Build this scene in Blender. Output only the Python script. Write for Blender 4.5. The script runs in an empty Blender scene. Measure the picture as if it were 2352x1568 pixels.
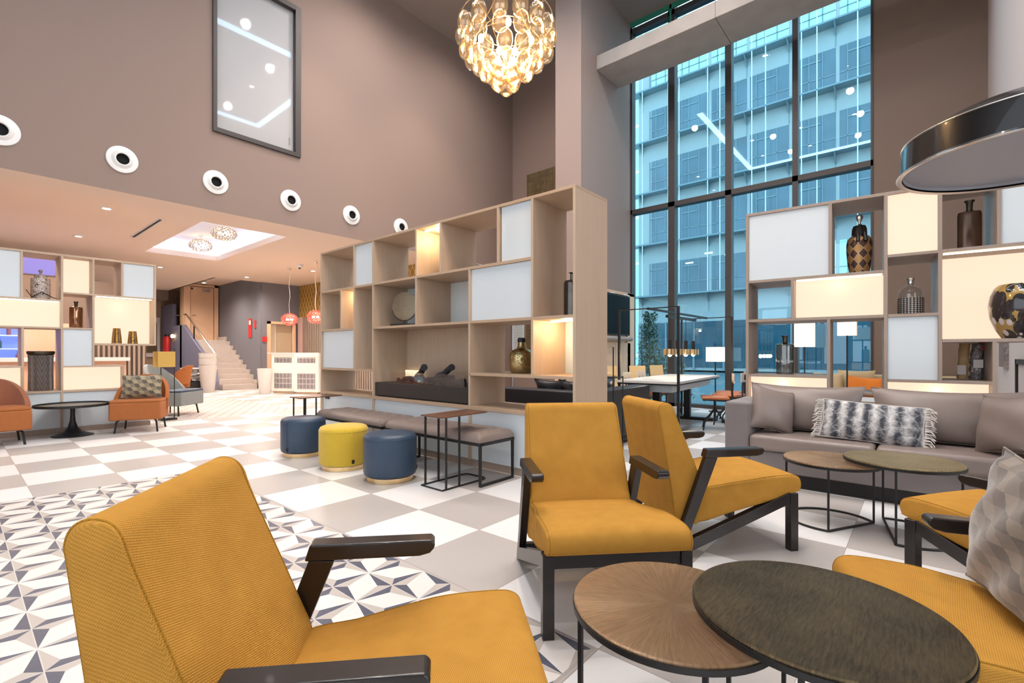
import bpy, math, random
from mathutils import Vector, Matrix
random.seed(7)
C = bpy.context.scene.collection
sc = bpy.context.scene
R = math.radians
# ------------------------------------------------------------------ camera
cam_d = bpy.data.cameras.new('camera'); cam = bpy.data.objects.new('camera', cam_d); C.objects.link(cam)
cam_d.sensor_width = 36.0; cam_d.lens = 36.0 * 1105.0 / 2352.0
cam_d.shift_x = (1176.0 - 1145.4) / 2352.0; cam_d.shift_y = (811.3 - 784.0) / 2352.0
cam_d.clip_start = 0.02; cam_d.clip_end = 300
cam.location = (0, 0, 1.129)
cam.rotation_euler = (R(90), 0, 0.7199 - R(90))
sc.camera = cam
# ------------------------------------------------------------------ world, exposure
w = bpy.data.worlds.new('dusk_sky'); sc.world = w; w.use_nodes = True
nt = w.node_tree; bg = nt.nodes['Background']
tc = nt.nodes.new('ShaderNodeTexCoord'); sx = nt.nodes.new('ShaderNodeSeparateXYZ'); cr = nt.nodes.new('ShaderNodeValToRGB')
nt.links.new(tc.outputs['Generated'], sx.inputs[0]); nt.links.new(sx.outputs['Z'], cr.inputs[0]); nt.links.new(cr.outputs[0], bg.inputs[0])
cr.color_ramp.elements[0].color = (0.80, 0.90, 1.0, 1); cr.color_ramp.elements[0].position = 0.0
cr.color_ramp.elements[1].color = (0.62, 0.80, 1.0, 1); cr.color_ramp.elements[1].position = 0.7
bg.inputs[1].default_value = 3.8
sc.view_settings.view_transform = 'Standard'; sc.view_settings.look = 'None'
sc.view_settings.exposure = 0.0; sc.view_settings.gamma = 1.0; sc.view_settings.use_curve_mapping = False
try:
    sc.cycles.use_denoising = True; sc.cycles.max_bounces = 8; sc.cycles.diffuse_bounces = 4; sc.cycles.transparent_max_bounces = 24
    sc.cycles.sample_clamp_indirect = 6; sc.cycles.caustics_reflective = False; sc.cycles.caustics_refractive = False; sc.cycles.blur_glossy = 0.6
except Exception: pass
def area(name, loc, rot, sx_, sy_, e, col):
    d = bpy.data.lights.new(name, 'AREA'); d.shape = 'RECTANGLE'; d.size = sx_; d.size_y = sy_; d.energy = e; d.color = col
    o = bpy.data.objects.new(name, d); o.location = loc; o.rotation_euler = rot; C.objects.link(o); return o
def spot(name, loc, e, col, ang=100, blend=0.8, r=0.04):
    d = bpy.data.lights.new(name, 'SPOT'); d.energy = e; d.color = col; d.spot_size = R(ang); d.spot_blend = blend; d.shadow_soft_size = r
    o = bpy.data.objects.new(name, d); o.location = loc; C.objects.link(o); return o
def point(name, loc, e, col, r=0.05):
    d = bpy.data.lights.new(name, 'POINT'); d.energy = e; d.color = col; d.shadow_soft_size = r
    o = bpy.data.objects.new(name, d); o.location = loc; C.objects.link(o); return o
WARM = (1.0, 0.78, 0.56); NEUT = (1.0, 0.9, 0.8)
for x_, y_, e_ in ((.2, 1.6, 420), (.2, 3.6, 60), (2.0, 1.4, 450), (2.0, 3.8, 250), (3.8, 1.5, 470), (4.4, 5.6, 420), (5.5, 4.3, 340), (5.5, 1.4, 330), (7.0, 2.9, 260), (5.3, 7.0, 300), (7.6, 6.8, 240), (.2, -2.6, 300)):
    spot('high_downlight_beam', (x_, y_, 8.56), e_ * 1.0, (1.0, .91, .84), 165, 1.0, .09)
area('unseen_cool_fill', (-3.8, 1.5, 3.2), (0, R(-90), 0), 5.0, 9.0, 215, (.74, .89, 1.0))  # added cool fill from behind the camera; the rear wall has no window
area('unseen_cool_fill', (1.5, -5.7, 3.2), (R(90), 0, 0), 7.0, 4.5, 230, (.84, .93, 1.0))  # second added fill, brightens the divider end; no window in this wall
for x_, y_, e_ in ((1.62, 9.58, 60), (1.64, 12.27, 60), (3.6, 15.04, 80), (5.4, 17.3, 60), (5.8, 15.07, 80), (6.6, 12.59, 80), (5.4, 10.0, 90), (0.0, 10.8, 60), (2.2, 11.0, 40), (4.0, 18.6, 60), (5.0, 20.6, 40)):  # final entries are added fill for the dark stair end, without fixtures
    spot('lobby_downlight_and_fill', (x_, y_, 3.34), e_ * 4.0, (1.0, .86, .73), 165, 1.0, .06)
# ------------------------------------------------------------------ object helpers
def tag(o, label=None, cat=None, group=None, kind=None):
    if label: o['label'] = label
    if cat: o['category'] = cat
    if group: o['group'] = group
    if kind: o['kind'] = kind
    return o
def thing(name, label, cat, loc=(0, 0, 0), rz=0.0, group=None):
    o = bpy.data.objects.new(name, None); o.empty_display_size = 0.1; C.objects.link(o)
    o.location = loc; o.rotation_euler = (0, 0, rz); return tag(o, label, cat, group)
def dup(root, loc, rz, label=None, group=None):
    def cp(o, par):
        c = o.copy(); C.objects.link(c); c.parent = par
        for ch in list(o.children): cp(ch, c)
        return c
    r = cp(root, None); r.location = loc; r.rotation_euler = (0, 0, rz)
    if label: r['label'] = label
    if group: r['group'] = group
    return r
class MB:
    def __init__(s): s.v = []; s.f = []
    def add(s, vs, fs):
        b = len(s.v); s.v += [tuple(p) for p in vs]; s.f += [tuple(b + i for i in q) for q in fs]; return s
    def box(s, x0, x1, y0, y1, z0, z1, M=None):
        x0, x1 = min(x0, x1), max(x0, x1); y0, y1 = min(y0, y1), max(y0, y1); z0, z1 = min(z0, z1), max(z0, z1)
        vs = [Vector((x, y, z)) for z in (z0, z1) for x, y in ((x0, y0), (x1, y0), (x1, y1), (x0, y1))]
        if M: vs = [M @ p for p in vs]
        return s.add(vs, [(3, 2, 1, 0), (4, 5, 6, 7), (0, 1, 5, 4), (1, 2, 6, 5), (2, 3, 7, 6), (3, 0, 4, 7)])
    def tube(s, pts, r, n=8, closed=False, cap=True):
        P = [Vector(p) for p in pts]; N = len(P); rr = r if isinstance(r, (list, tuple)) else [r] * N
        rings = []; up = None
        for i in range(N):
            if closed: t = (P[(i + 1) % N] - P[i - 1])
            else: t = (P[min(i + 1, N - 1)] - P[max(i - 1, 0)])
            t.normalize()
            if up is None:
                a = Vector((0, 0, 1)) if abs(t.z) < 0.9 else Vector((1, 0, 0)); up = (a - t * a.dot(t)).normalized()
            else:
                up = up - t * up.dot(t)
                if up.length < 1e-4:
                    a = Vector((0, 0, 1)) if abs(t.z) < 0.9 else Vector((1, 0, 0)); up = a - t * a.dot(t)
                up.normalize()
            sd = t.cross(up)
            rings.append([P[i] + (up * math.cos(2 * math.pi * (k + .5) / n) + sd * math.sin(2 * math.pi * (k + .5) / n)) * rr[i] for k in range(n)])
        vs = [p for q in rings for p in q]; fs = []
        M_ = N if closed else N - 1
        for i in range(M_):
            j = (i + 1) % N
            for k in range(n): fs.append((i * n + k, i * n + (k + 1) % n, j * n + (k + 1) % n, j * n + k))
        if cap and not closed: fs += [tuple(range(n - 1, -1, -1)), tuple((N - 1) * n + k for k in range(n))]
        return s.add(vs, fs)
    def bar(s, a, b, w, h=None):      # square-section bar
        return s.tube([a, b], [w * 0.7071] * 2, 4)
    def lathe(s, prof, c=(0, 0, 0), n=32, sx=1.0, sy=1.0, cap=False):
        vs = []; fs = []; m = len(prof)
        for r, z in prof:
            for k in range(n):
                a = 2 * math.pi * k / n; vs.append((c[0] + r * sx * math.cos(a), c[1] + r * sy * math.sin(a), c[2] + z))
        for i in range(m - 1):
            for k in range(n): fs.append((i * n + k, i * n + (k + 1) % n, (i + 1) * n + (k + 1) % n, (i + 1) * n + k))
        if cap and prof[0][0] > 1e-5: fs.append(tuple(range(n - 1, -1, -1)))
        if cap and prof[-1][0] > 1e-5: fs.append(tuple((m - 1) * n + k for k in range(n)))
        return s.add(vs, fs)
    def prism(s, out, t0, t1, ax='x', taper=None):    # outline in the plane across ax
        n = len(out)
        def P(a, b, t): return {'x': (t, a, b), 'y': (a, t, b), 'z': (a, b, t)}[ax]
        def sc_(k, t): return t * (taper[k] if taper else 1)
        vs = [P(a, b, sc_(k, t0)) for k, (a, b) in enumerate(out)] + [P(a, b, sc_(k, t1)) for k, (a, b) in enumerate(out)]
        fs = [tuple(range(n - 1, -1, -1)), tuple(range(n, 2 * n))] + [(k, (k + 1) % n, n + (k + 1) % n, n + k) for k in range(n)]
        return s.add(vs, fs)
    def ball(s, c, rx, ry=None, rz=None, n=12, m=8):
        ry = ry or rx; rz = rz or rx
        prof = [(math.sin(math.pi * i / m), -math.cos(math.pi * i / m)) for i in range(m + 1)]
        b = MB().lathe(prof, n=n)
        return s.add([(c[0] + x * rx, c[1] + y * ry, c[2] + z * rz) for x, y, z in b.v], b.f)
    def mat4(s, M):
        s.v = [tuple(M @ Vector(p)) for p in s.v]; return s
    def build(s, name, m, parent=None, bevel=0, seg=2, smooth=False, loc=None, sub=0, label=None):
        me = bpy.data.meshes.new(name); me.from_pydata(s.v, [], s.f); me.update()
        import bmesh
        bm = bmesh.new(); bm.from_mesh(me); bmesh.ops.remove_doubles(bm, verts=bm.verts, dist=1e-6)
        bmesh.ops.recalc_face_normals(bm, faces=bm.faces); bm.to_mesh(me); bm.free()
        if m: me.materials.append(m)
        o = bpy.data.objects.new(name, me); C.objects.link(o)
        if loc: o.location = loc
        if parent: o.parent = parent
        if smooth or bevel:
            for p in me.polygons: p.use_smooth = True
            if not bevel:
                try: me.set_sharp_from_angle(angle=R(40))
                except Exception: pass
        if bevel:
            b = o.modifiers.new('bevel', 'BEVEL'); b.width = bevel; b.segments = seg; b.limit_method = 'ANGLE'; b.angle_limit = R(35); b.harden_normals = True
        if sub:
            q = o.modifiers.new('sub', 'SUBSURF'); q.levels = sub; q.render_levels = sub
        if label: o['label'] = label
        return o
def structure(name, mb, m, **k): return tag(mb.build(name, m, **k), kind='structure')

# ------------------------------------------------------------------ material helpers
class E:                     # node expression
    def __init__(s, nt, so): s.nt = nt; s.s = so
    def _m(s, op, *a, clamp=False):
        n = s.nt.nodes.new('ShaderNodeMath'); n.operation = op; n.use_clamp = clamp
        for i, q in enumerate((s,) + a):
            if isinstance(q, E): s.nt.links.new(q.s, n.inputs[i])
            else: n.inputs[i].default_value = q
        return E(s.nt, n.outputs[0])
    def __add__(s, o): return s._m('ADD', o)
    def __sub__(s, o): return s._m('SUBTRACT', o)
    def __mul__(s, o): return s._m('MULTIPLY', o)
    def __truediv__(s, o): return s._m('DIVIDE', o)
    def lt(s, o): return s._m('LESS_THAN', o)
    def gt(s, o): return s._m('GREATER_THAN', o)
    def floor(s): return s._m('FLOOR')
    def frac(s): return s._m('FRACT')
    def absv(s): return s._m('ABSOLUTE')
    def mod(s, o): return s._m('FLOORED_MODULO', o)
    def sin(s): return s._m('SINE')
    def mx(s, o): return s._m('MAXIMUM', o)
    def mn(s, o): return s._m('MINIMUM', o)
    def inv(s):
        n = s.nt.nodes.new('ShaderNodeMath'); n.operation = 'SUBTRACT'; n.inputs[0].default_value = 1; s.nt.links.new(s.s, n.inputs[1]); return E(s.nt, n.outputs[0])
    def sel(s, a, b):        # s ? a : b
        return s * a + s.inv() * b
def newmat(name):
    m = bpy.data.materials.new(name); m.use_nodes = True; n = m.node_tree; return m, n, n.nodes['Principled BSDF']
def mixc(nt, f, a, b):
    n = nt.nodes.new('ShaderNodeMix'); n.data_type = 'RGBA'
    if isinstance(f, E): nt.links.new(f.s, n.inputs[0])
    elif isinstance(f, (int, float)): n.inputs[0].default_value = f
    else: nt.links.new(f, n.inputs[0])
    for i, c in ((6, a), (7, b)):
        if isinstance(c, tuple): n.inputs[i].default_value = (*c[:3], 1)
        else: nt.links.new(c, n.inputs[i])
    return n.outputs[2]
def coords(nt, kind='Object', scale=None):
    t = nt.nodes.new('ShaderNodeTexCoord'); o = t.outputs[kind]
    if scale:
        mp = nt.nodes.new('ShaderNodeMapping'); mp.inputs['Scale'].default_value = scale; nt.links.new(o, mp.inputs[0]); o = mp.outputs[0]
    return o
def xyz(nt, so):
    s = nt.nodes.new('ShaderNodeSeparateXYZ'); nt.links.new(so, s.inputs[0]); return [E(nt, s.outputs[i]) for i in range(3)]
def noise(nt, vec, scale, detail=3, rough=0.5, dist=0):
    n = nt.nodes.new('ShaderNodeTexNoise'); n.inputs['Scale'].default_value = scale; n.inputs['Detail'].default_value = detail
    n.inputs['Roughness'].default_value = rough; n.inputs['Distortion'].default_value = dist; nt.links.new(vec, n.inputs['Vector']); return E(nt, n.outputs[0])
def bump(nt, b, h, strength, dist=0.002):
    n = nt.nodes.new('ShaderNodeBump'); n.inputs['Strength'].default_value = strength; n.inputs['Distance'].default_value = dist
    nt.links.new(h.s if isinstance(h, E) else h, n.inputs['Height']); nt.links.new(n.outputs[0], b.inputs['Normal'])
def plain(name, col, rough=0.6, metal=0.0, var=0.0, vs=8, bmp=0, bs=200, coat=0, spec=None, bd=0.002, stretch=None):
    m, n, b = newmat(name); b.inputs['Base Color'].default_value = (*col, 1); b.inputs['Roughness'].default_value = rough; b.inputs['Metallic'].default_value = metal
    if coat: b.inputs['Coat Weight'].default_value = coat; b.inputs['Coat Roughness'].default_value = 0.03
    if spec is not None: b.inputs['Specular IOR Level'].default_value = spec
    if var or bmp:
        co = coords(n, 'Object', stretch)
        if var:
            f = noise(n, co, vs, 4)
            n.links.new(mixc(n, f, tuple(c * (1 - var) for c in col), tuple(min(1, c * (1 + var)) for c in col)), b.inputs['Base Color'])
        if bmp: bump(n, b, noise(n, co, bs, 2), bmp, bd)
    return m
def wood(name, a, b_, grain=(60, 60, 2.2), rough=0.5):
    m, n, b = newmat(name); co = coords(n, 'Object', grain); f = noise(n, co, 1.0, 6, 0.65, 0.6)
    f2 = noise(n, coords(n, 'Object', (grain[0] / 8, grain[1] / 8, grain[2] / 3)), 1.0, 3)
    n.links.new(mixc(n, f * 0.7 + f2 * 0.3, a, b_), b.inputs['Base Color']); b.inputs['Roughness'].default_value = rough
    bump(n, b, f, 0.08, 0.001); return m
def emit(name, col, st, bc=.8):
    m, n, b = newmat(name); b.inputs['Base Color'].default_value = (*[min(1, c) * bc for c in col], 1); b.inputs['Emission Color'].default_value = (*col, 1); b.inputs['Emission Strength'].default_value = st; return m
def fabric(name, dark, light, k=700, bmp=0.5, rough=0.85, sheen=0.3):
    m, n, b = newmat(name); co = coords(n); x, y, z = xyz(n, co)
    wv = (((x + y) * k).sin() * ((z + (x - y) * 0.5) * k).sin()) * 0.5 + 0.5
    nz = noise(n, co, 14, 4); fac = wv * 0.6 + nz * 0.4
    n.links.new(mixc(n, fac, dark, light), b.inputs['Base Color']); b.inputs['Roughness'].default_value = rough
    b.inputs['Sheen Weight'].default_value = sheen; b.inputs['Specular IOR Level'].default_value = 0.2
    bump(n, b, wv, bmp, 0.0012); return m
def thin_glass(name, tint=(1, 1, 1), gloss=(1, 1, 1), ior=1.45, rough=0.0, base=0.0, trans=None, tw=0.0):
    m = bpy.data.materials.new(name); m.use_nodes = True; n = m.node_tree; n.nodes.remove(n.nodes['Principled BSDF']); out = n.nodes['Material Output']
    t = n.nodes.new('ShaderNodeBsdfTransparent'); t.inputs[0].default_value = (*tint, 1)
    g = n.nodes.new('ShaderNodeBsdfGlossy'); g.inputs['Roughness'].default_value = rough; g.inputs[0].default_value = (*gloss, 1)
    ge = n.nodes.new('ShaderNodeNewGeometry'); dp = n.nodes.new('ShaderNodeVectorMath'); dp.operation = 'DOT_PRODUCT'
    n.links.new(ge.outputs['Normal'], dp.inputs[0]); n.links.new(ge.outputs['Incoming'], dp.inputs[1])
    f0 = ((ior - 1) / (ior + 1)) ** 2; c5 = E(n, dp.outputs['Value']).absv().inv().mx(0.0)._m('POWER', 5.0)
    f = (c5 * (1 - f0) + f0 + base).mn(1.0); mx = n.nodes.new('ShaderNodeMixShader')
    tt = t
    if trans:
        tl_ = n.nodes.new('ShaderNodeBsdfTranslucent'); tl_.inputs[0].default_value = (*trans, 1); tt = n.nodes.new('ShaderNodeMixShader'); tt.inputs[0].default_value = tw
        n.links.new(t.outputs[0], tt.inputs[1]); n.links.new(tl_.outputs[0], tt.inputs[2])
    n.links.new(f.s, mx.inputs[0]); n.links.new(tt.outputs[0], mx.inputs[1]); n.links.new(g.outputs[0], mx.inputs[2]); n.links.new(mx.outputs[0], out.inputs[0]); return m
# ------------------------------------------------------------------ materials
M = {}
M['wall'] = plain('wallpaper_taupe', (0.275, 0.195, 0.162), 0.85, var=0.05, vs=300, bmp=0.25, bs=600)
M['wall_pillar'] = plain('wallpaper_pillar', (0.31, 0.23, 0.20), 0.8, var=0.10, vs=1.0, bmp=0.2, bs=400, stretch=(260, 260, 30))
M['wall_dark'] = plain('wallpaper_brown', (0.19, 0.135, 0.105), 0.85, var=0.05, vs=300, bmp=0.2, bs=600)
M['wall_grey'] = plain('wall_slate', (0.17, 0.165, 0.19), 0.8, var=0.05, vs=200, bmp=0.2, bs=400)
M['wall_blue'] = plain('wall_blue_grey', (0.20, 0.20, 0.29), 0.8, var=0.05, vs=200)
M['wall_beige'] = plain('wall_beige', (0.42, 0.30, 0.20), 0.8)
M['wall_light'] = plain('wall_light', (0.50, 0.44, 0.42), 0.8, var=0.04, vs=1.0, stretch=(300, 300, 20))
M['ceil'] = plain('ceiling_low_paint', (0.88, 0.70, 0.56), 0.9)
M['ceil_hi'] = plain('ceiling_high_paint', (0.30, 0.25, 0.22), 0.9)
M['concrete'] = plain('concrete', (0.40, 0.35, 0.31), 0.85, var=0.18, vs=3, bmp=0.3, bs=60, bd=0.004)
M['oak'] = wood('oak_veneer', (0.42, 0.30, 0.205), (0.66, 0.52, 0.39))
M['oak_h'] = wood('oak_veneer_edge', (0.39, 0.27, 0.18), (0.58, 0.43, 0.30), (3, 3, 60))
M['door_wood'] = wood('door_wood', (0.72, 0.45, 0.27), (0.86, 0.58, 0.38), (20, 20, 1.5))
M['bar_wood'] = wood('bar_wood', (0.70, 0.40, 0.26), (0.85, 0.52, 0.35), (14, 14, 1.2))
M['grey_oak'] = wood('grey_oak_veneer', (0.27, 0.20, 0.16), (0.44, 0.35, 0.29))
M['white'] = plain('white_panel', (0.68, 0.745, 0.785), 0.35)
M['white_gloss'] = plain('white_plastic', (0.85, 0.82, 0.79), 0.3)
M['back_white'] = plain('pale_back_panel', (0.66, 0.71, 0.72), 0.5)
M['lit'] = emit('lit_panel', (1.0, 0.73, 0.54), 1.08, .12)  # emission gives these shelf panels their even brightness
M['lit2'] = emit('lit_panel_cool', (1.0, 0.90, 0.74), 0.75)
M['led'] = emit('led_strip', (1.0, 0.86, 0.62), 6.0)
M['cove'] = emit('cove_led', (0.45, 0.72, 1.0), 14.0)
M['cove_w'] = emit('cove_white', (0.60, 0.76, 1.0), 8.0)
M['bulb'] = emit('warm_bulb', (1.0, 0.72, 0.38), 40)
M['downlight'] = emit('downlight', (1.0, 0.9, 0.75), 45)
M['black'] = plain('black_metal', (0.018, 0.017, 0.017), 0.45, 0.3)
M['blackwood'] = plain('black_lacquered_wood', (0.014, 0.010, 0.009), 0.28, 0, var=0.3, vs=40, coat=0.12)
M['bronze'] = plain('dark_bronze', (0.10, 0.085, 0.065), 0.35, 0.9)
M['frame'] = plain('window_frame', (0.055, 0.045, 0.042), 0.5, 0.2)
M['mustard'] = fabric('mustard_fabric', (0.29, 0.128, 0.014), (0.66, 0.34, 0.06), 900, .8, sheen=0.0)
M['mustard_in'] = fabric('mustard_fabric_side', (0.24, 0.11, 0.008), (0.48, 0.25, 0.03), 900, sheen=0.0)
M['navy'] = plain('navy_leather', (0.028, 0.055, 0.10), 0.42, 0, var=0.15, vs=60, bmp=0.15, bs=500)
M['yellow'] = fabric('yellow_wool', (0.50, 0.33, 0.02), (0.72, 0.50, 0.06), 700, 0.3)
M['brass'] = plain('brass', (0.85, 0.62, 0.34), 0.22, 1.0)
M['taupe_leather'] = plain('taupe_leather', (0.235, 0.185, 0.165), 0.42, 0, var=0.12, vs=8, bmp=0.12, bs=400)
M['sofa_grey'] = fabric('sofa_grey', (0.15, 0.135, 0.135), (0.23, 0.20, 0.195), 900, 0.2)
M['black_sofa'] = plain('black_leather', (0.020, 0.020, 0.026), 0.4, 0, bmp=0.1, bs=300)
M['cognac'] = plain('cognac_leather', (0.46, 0.14, 0.04), 0.4, 0, var=0.15, vs=10, bmp=0.1, bs=300)
M['rust'] = fabric('rust_fabric', (0.30, 0.095, 0.028), (0.46, 0.165, 0.055), 900, 0.2, sheen=.05)
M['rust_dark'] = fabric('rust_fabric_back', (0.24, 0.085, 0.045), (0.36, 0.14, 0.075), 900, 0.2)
M['greyfab'] = fabric('grey_melange', (0.14, 0.155, 0.16), (0.30, 0.32, 0.32), 900, 0.3)
M['tan'] = fabric('beige_linen', (0.42, 0.31, 0.17), (0.56, 0.44, 0.27), 900, 0.2)
M['orange'] = fabric('orange_linen', (0.62, 0.16, 0.015), (0.80, 0.25, 0.04), 900, 0.2)
M['smoke'] = thin_glass('smoked_glass', (0.50, 0.45, 0.40), ior=2.2)
M['clear'] = thin_glass('clear_glass', (0.93, 0.95, 0.95), ior=2.0)
M['amber'] = thin_glass('amber_glass', (1.0, 0.92, 0.80), (1, 0.93, 0.8), ior=2.1, base=0.0, trans=(1.0, .78, .52), tw=.022)
M['crystal'] = thin_glass('crystal', (0.8, 0.75, 0.7), ior=2.0, base=0.2)
M['pane'] = thin_glass('window_pane', (0.72, 0.89, 0.93), (0.85, 0.95, 1.0), ior=1.5, base=0.03)
M['pinkglass'] = thin_glass('pink_glass', (1.0, 0.62, 0.62), (1, 0.6, 0.6), ior=1.6, base=0.06, trans=(1, .35, .35), tw=.2)
M['chrome'] = plain('chrome', (0.85, 0.85, 0.85), 0.22, 1.0)
M['lamp_shell'] = plain('lamp_shell', (0.012, 0.012, 0.013), 0.28, 0.5, coat=0.5)
M['lamp_in'] = plain('lamp_inside', (0.28, 0.29, 0.33), 0.5)
M['rimlight'] = plain('lamp_rim', (0.8, 0.74, 0.7), 0.25, 0.8)
M['stair'] = plain('stair_stone', (0.52, 0.45, 0.41), 0.6, var=0.08, vs=6)
M['cushion_red'] = plain('red_plastic', (0.62, 0.03, 0.03), 0.4)
M['tabletop'] = plain('table_white', (0.72, 0.69, 0.65), 0.25)
M['seatwood'] = wood('bent_plywood', (0.68, 0.45, 0.20), (0.82, 0.60, 0.32), (25, 25, 3))
M['palewood'] = wood('pale_stool_back', (0.55, 0.48, 0.40), (0.68, 0.60, 0.51), (25, 25, 3))
M['screen'] = plain('tv_screen', (0.003, 0.005, 0.006), 0.5, 0, spec=.1)
M['walnut'] = wood('walnut', (0.10, 0.045, 0.025), (0.18, 0.085, 0.05), (12, 60, 12), 0.35)
M['paper'] = plain('brown_paper', (0.55, 0.36, 0.18), 0.8, var=0.2, vs=20, bmp=0.6, bs=18, bd=0.02)
M['plastic'] = plain('wrapped_plastic', (0.25, 0.22, 0.22), 0.15, 0.2, var=0.7, vs=25, bmp=0.9, bs=40, bd=0.02)
M['label'] = plain('paper_label', (0.75, 0.70, 0.68), 0.7)
M['purple'] = plain('mottled_ceramic', (0.28, 0.22, 0.26), 0.4, 0, var=0.6, vs=25)
M['leaf'] = plain('leaves', (0.16, 0.22, 0.15), 0.6, var=0.4, vs=3)
M['bark'] = plain('bark', (0.22, 0.18, 0.14), 0.9)
# foreground table tops
def hammered(name, dark, light, radial):
    m, n, b = newmat(name); co = coords(n); x, y, z = xyz(n, co)
    ang = x._m('ARCTAN2', y); r = (x * x + y * y)._m('SQRT')
    cb = n.nodes.new('ShaderNodeCombineXYZ')
    if radial:
        n.links.new((x / (r + .001) * 15).s, cb.inputs[0]); n.links.new((y / (r + .001) * 15).s, cb.inputs[1]); n.links.new((r * 5).s, cb.inputs[2])
    else:
        n.links.new((x * 16 + (y * 9).sin() * 1.5).s, cb.inputs[0]); n.links.new((y * 110).s, cb.inputs[1])
    f = noise(n, cb.outputs[0], 2.6 if radial else 1.3, 6, 0.75); f2 = noise(n, co, 18, 3) if radial else noise(n, co, 5, 4)
    f = ((f - 0.5) * 2.4 + 0.5)._m('MULTIPLY', 1.0, clamp=True)
    n.links.new(mixc(n, (f * 0.7 + (f2 - .5) * 1.1 + .15)._m('MULTIPLY', 1.0, clamp=True) if not radial else f * .7 + f2 * .3, dark, light), b.inputs['Base Color'])  # broad noise paints gold window reflections into the streaked metal colour
    b.inputs['Metallic'].default_value = 0.9; b.inputs['Roughness'].default_value = 0.30; bump(n, b, f, 1.0, 0.014); return m
M['top_brass'] = hammered('hammered_brass', (0.46, 0.27, 0.14), (0.98, 0.72, 0.46), True)
M['top_dark'] = hammered('hammered_dark_bronze', (0.010, 0.009, 0.008), (0.33, 0.26, 0.15), False)
M['top_olive'] = hammered('hammered_olive_brass', (0.26, 0.20, 0.09), (0.66, 0.55, 0.32), False)
def m_floor():
    m, n, b = newmat('porcelain_floor_tiles'); x, y, z = xyz(n, coords(n)); co = coords(n)
    T = 0.6; u = (x - 2.2333) / T; v = (y - 4.5247) / T
    chk = (u.floor() + v.floor()).mod(2.0)            # 0 / 1
    n1 = noise(n, co, 2.2, 5, 0.6); n2 = noise(n, co, 30, 3)
    fu = (u.frac() - 0.5).absv(); fv = (v.frac() - 0.5).absv(); grout = fu.mx(fv).gt(0.4967)
    col = mixc(n, chk, (0.46, 0.425, 0.405), (0.84, 0.83, 0.83))
    col = mixc(n, (n1 * 0.5 + n2 * 0.5) * 0.25, col, (0.6, 0.56, 0.53))
    col = mixc(n, grout, col, (0.36, 0.31, 0.29))
    # star pattern cement tiles
    S = 0.2; a = (x - 1.42) / S; c = (y - 1.936) / S
    par = (a.floor() + c.floor()).mod(2.0); fx0 = a.frac(); fy0 = c.frac()
    fx = par.sel(fx0.inv(), fx0); fy = fy0
    big = (fx + fy).gt(1.0); px_ = big.sel(fx.inv(), fx); py_ = big.sel(fy.inv(), fy)
    k = 0.25; q = k / (1 - k)
    t1 = py_.lt(px_) * py_.lt(px_.inv() * q); t2 = px_.lt(py_) * px_.lt(py_.inv() * q)
    dk = par.sel(t2, t1); lg = par.sel(t1, t2)
    edge = (fx0 - 0.5).absv().mx((fy0 - 0.5).absv()).gt(0.491)
    pc = mixc(n, lg, (0.76, 0.72, 0.69), (0.50, 0.45, 0.41)); pc = mixc(n, dk, pc, (0.065, 0.075, 0.12)); pc = mixc(n, edge, pc, (0.62, 0.59, 0.57))
    pc = mixc(n, n2 * 0.12, pc, (0.5, 0.47, 0.45))
    reg = x.lt(1.62) * y.gt(0.95) * y.lt(5.22) * x.gt(-2.4)
    rim = x.lt(1.634) * y.gt(0.936) * y.lt(5.234) * x.gt(-2.4)
    col = mixc(n, rim, col, (0.42, 0.38, 0.36)); col = mixc(n, reg, col, pc)
    # hexagon cement tiles further back
    hs = 0.2; hx = x / hs; hy = y / (hs * 1.732)
    def cell(ox, oy):
        aa = (hx - ox).frac() - 0.5; bb = ((hy - oy).frac() - 0.5) * 1.732
        return aa, bb
    a1, b1 = cell(0, 0); a2, b2 = cell(0.5, 0.5)
    d1 = a1 * a1 + b1 * b1; d2 = a2 * a2 + b2 * b2; pick = d1.lt(d2); ha = pick.sel(a1, a2).absv(); hb = pick.sel(b1, b2).absv()
    hd = (ha * 0.5 + hb * 0.866).mx(ha); line = hd.gt(0.44)
    hc = mixc(n, line, (0.70, 0.61, 0.57), (0.22, 0.17, 0.17))
    hreg = x.gt(2.84) * y.gt(9.32) * y.lt(13.3) * x.lt(4.66)
    col = mixc(n, hreg, col, hc)
    n.links.new(col, b.inputs['Base Color']); b.inputs['Roughness'].default_value = 0.32; b.inputs['Specular IOR Level'].default_value = 0.45
    rr = n1 * 0.2 + 0.24; n.links.new(rr.s, b.inputs['Roughness']); return m
M['floor'] = m_floor()
def m_tri(name, cols, k, wob=0.0):
    m, n, b = newmat(name); co = coords(n); x, y, z = xyz(n, co)
    nx = noise(n, co, 6, 2); zz = z + y * 0.3
    a = (x * k + zz * k * 0.55 + nx * wob); c = zz * k * 1.1; d = (x * k - zz * k * 0.55)
    h = (a.floor() * 3 + c.floor() * 5 + d.floor() * 7).mod(3.0) / 2.0
    nn = noise(n, co, 120, 2)
    n.links.new(mixc(n, h * 0.75 + nn * 0.25, cols[0], cols[1]), b.inputs['Base Color']); b.inputs['Roughness'].default_value = 0.8; b.inputs['Sheen Weight'].default_value = 0.5
    bump(n, b, h, 0.5, 0.006); return m
M['tri'] = m_tri('triangle_velvet', ((0.05, 0.042, 0.035), (0.38, 0.32, 0.20)), 17)
M['diamond_velvet'] = m_tri('quilted_velvet', ((0.075, 0.055, 0.042), (0.22, 0.17, 0.13)), 21, 0.4)
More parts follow.
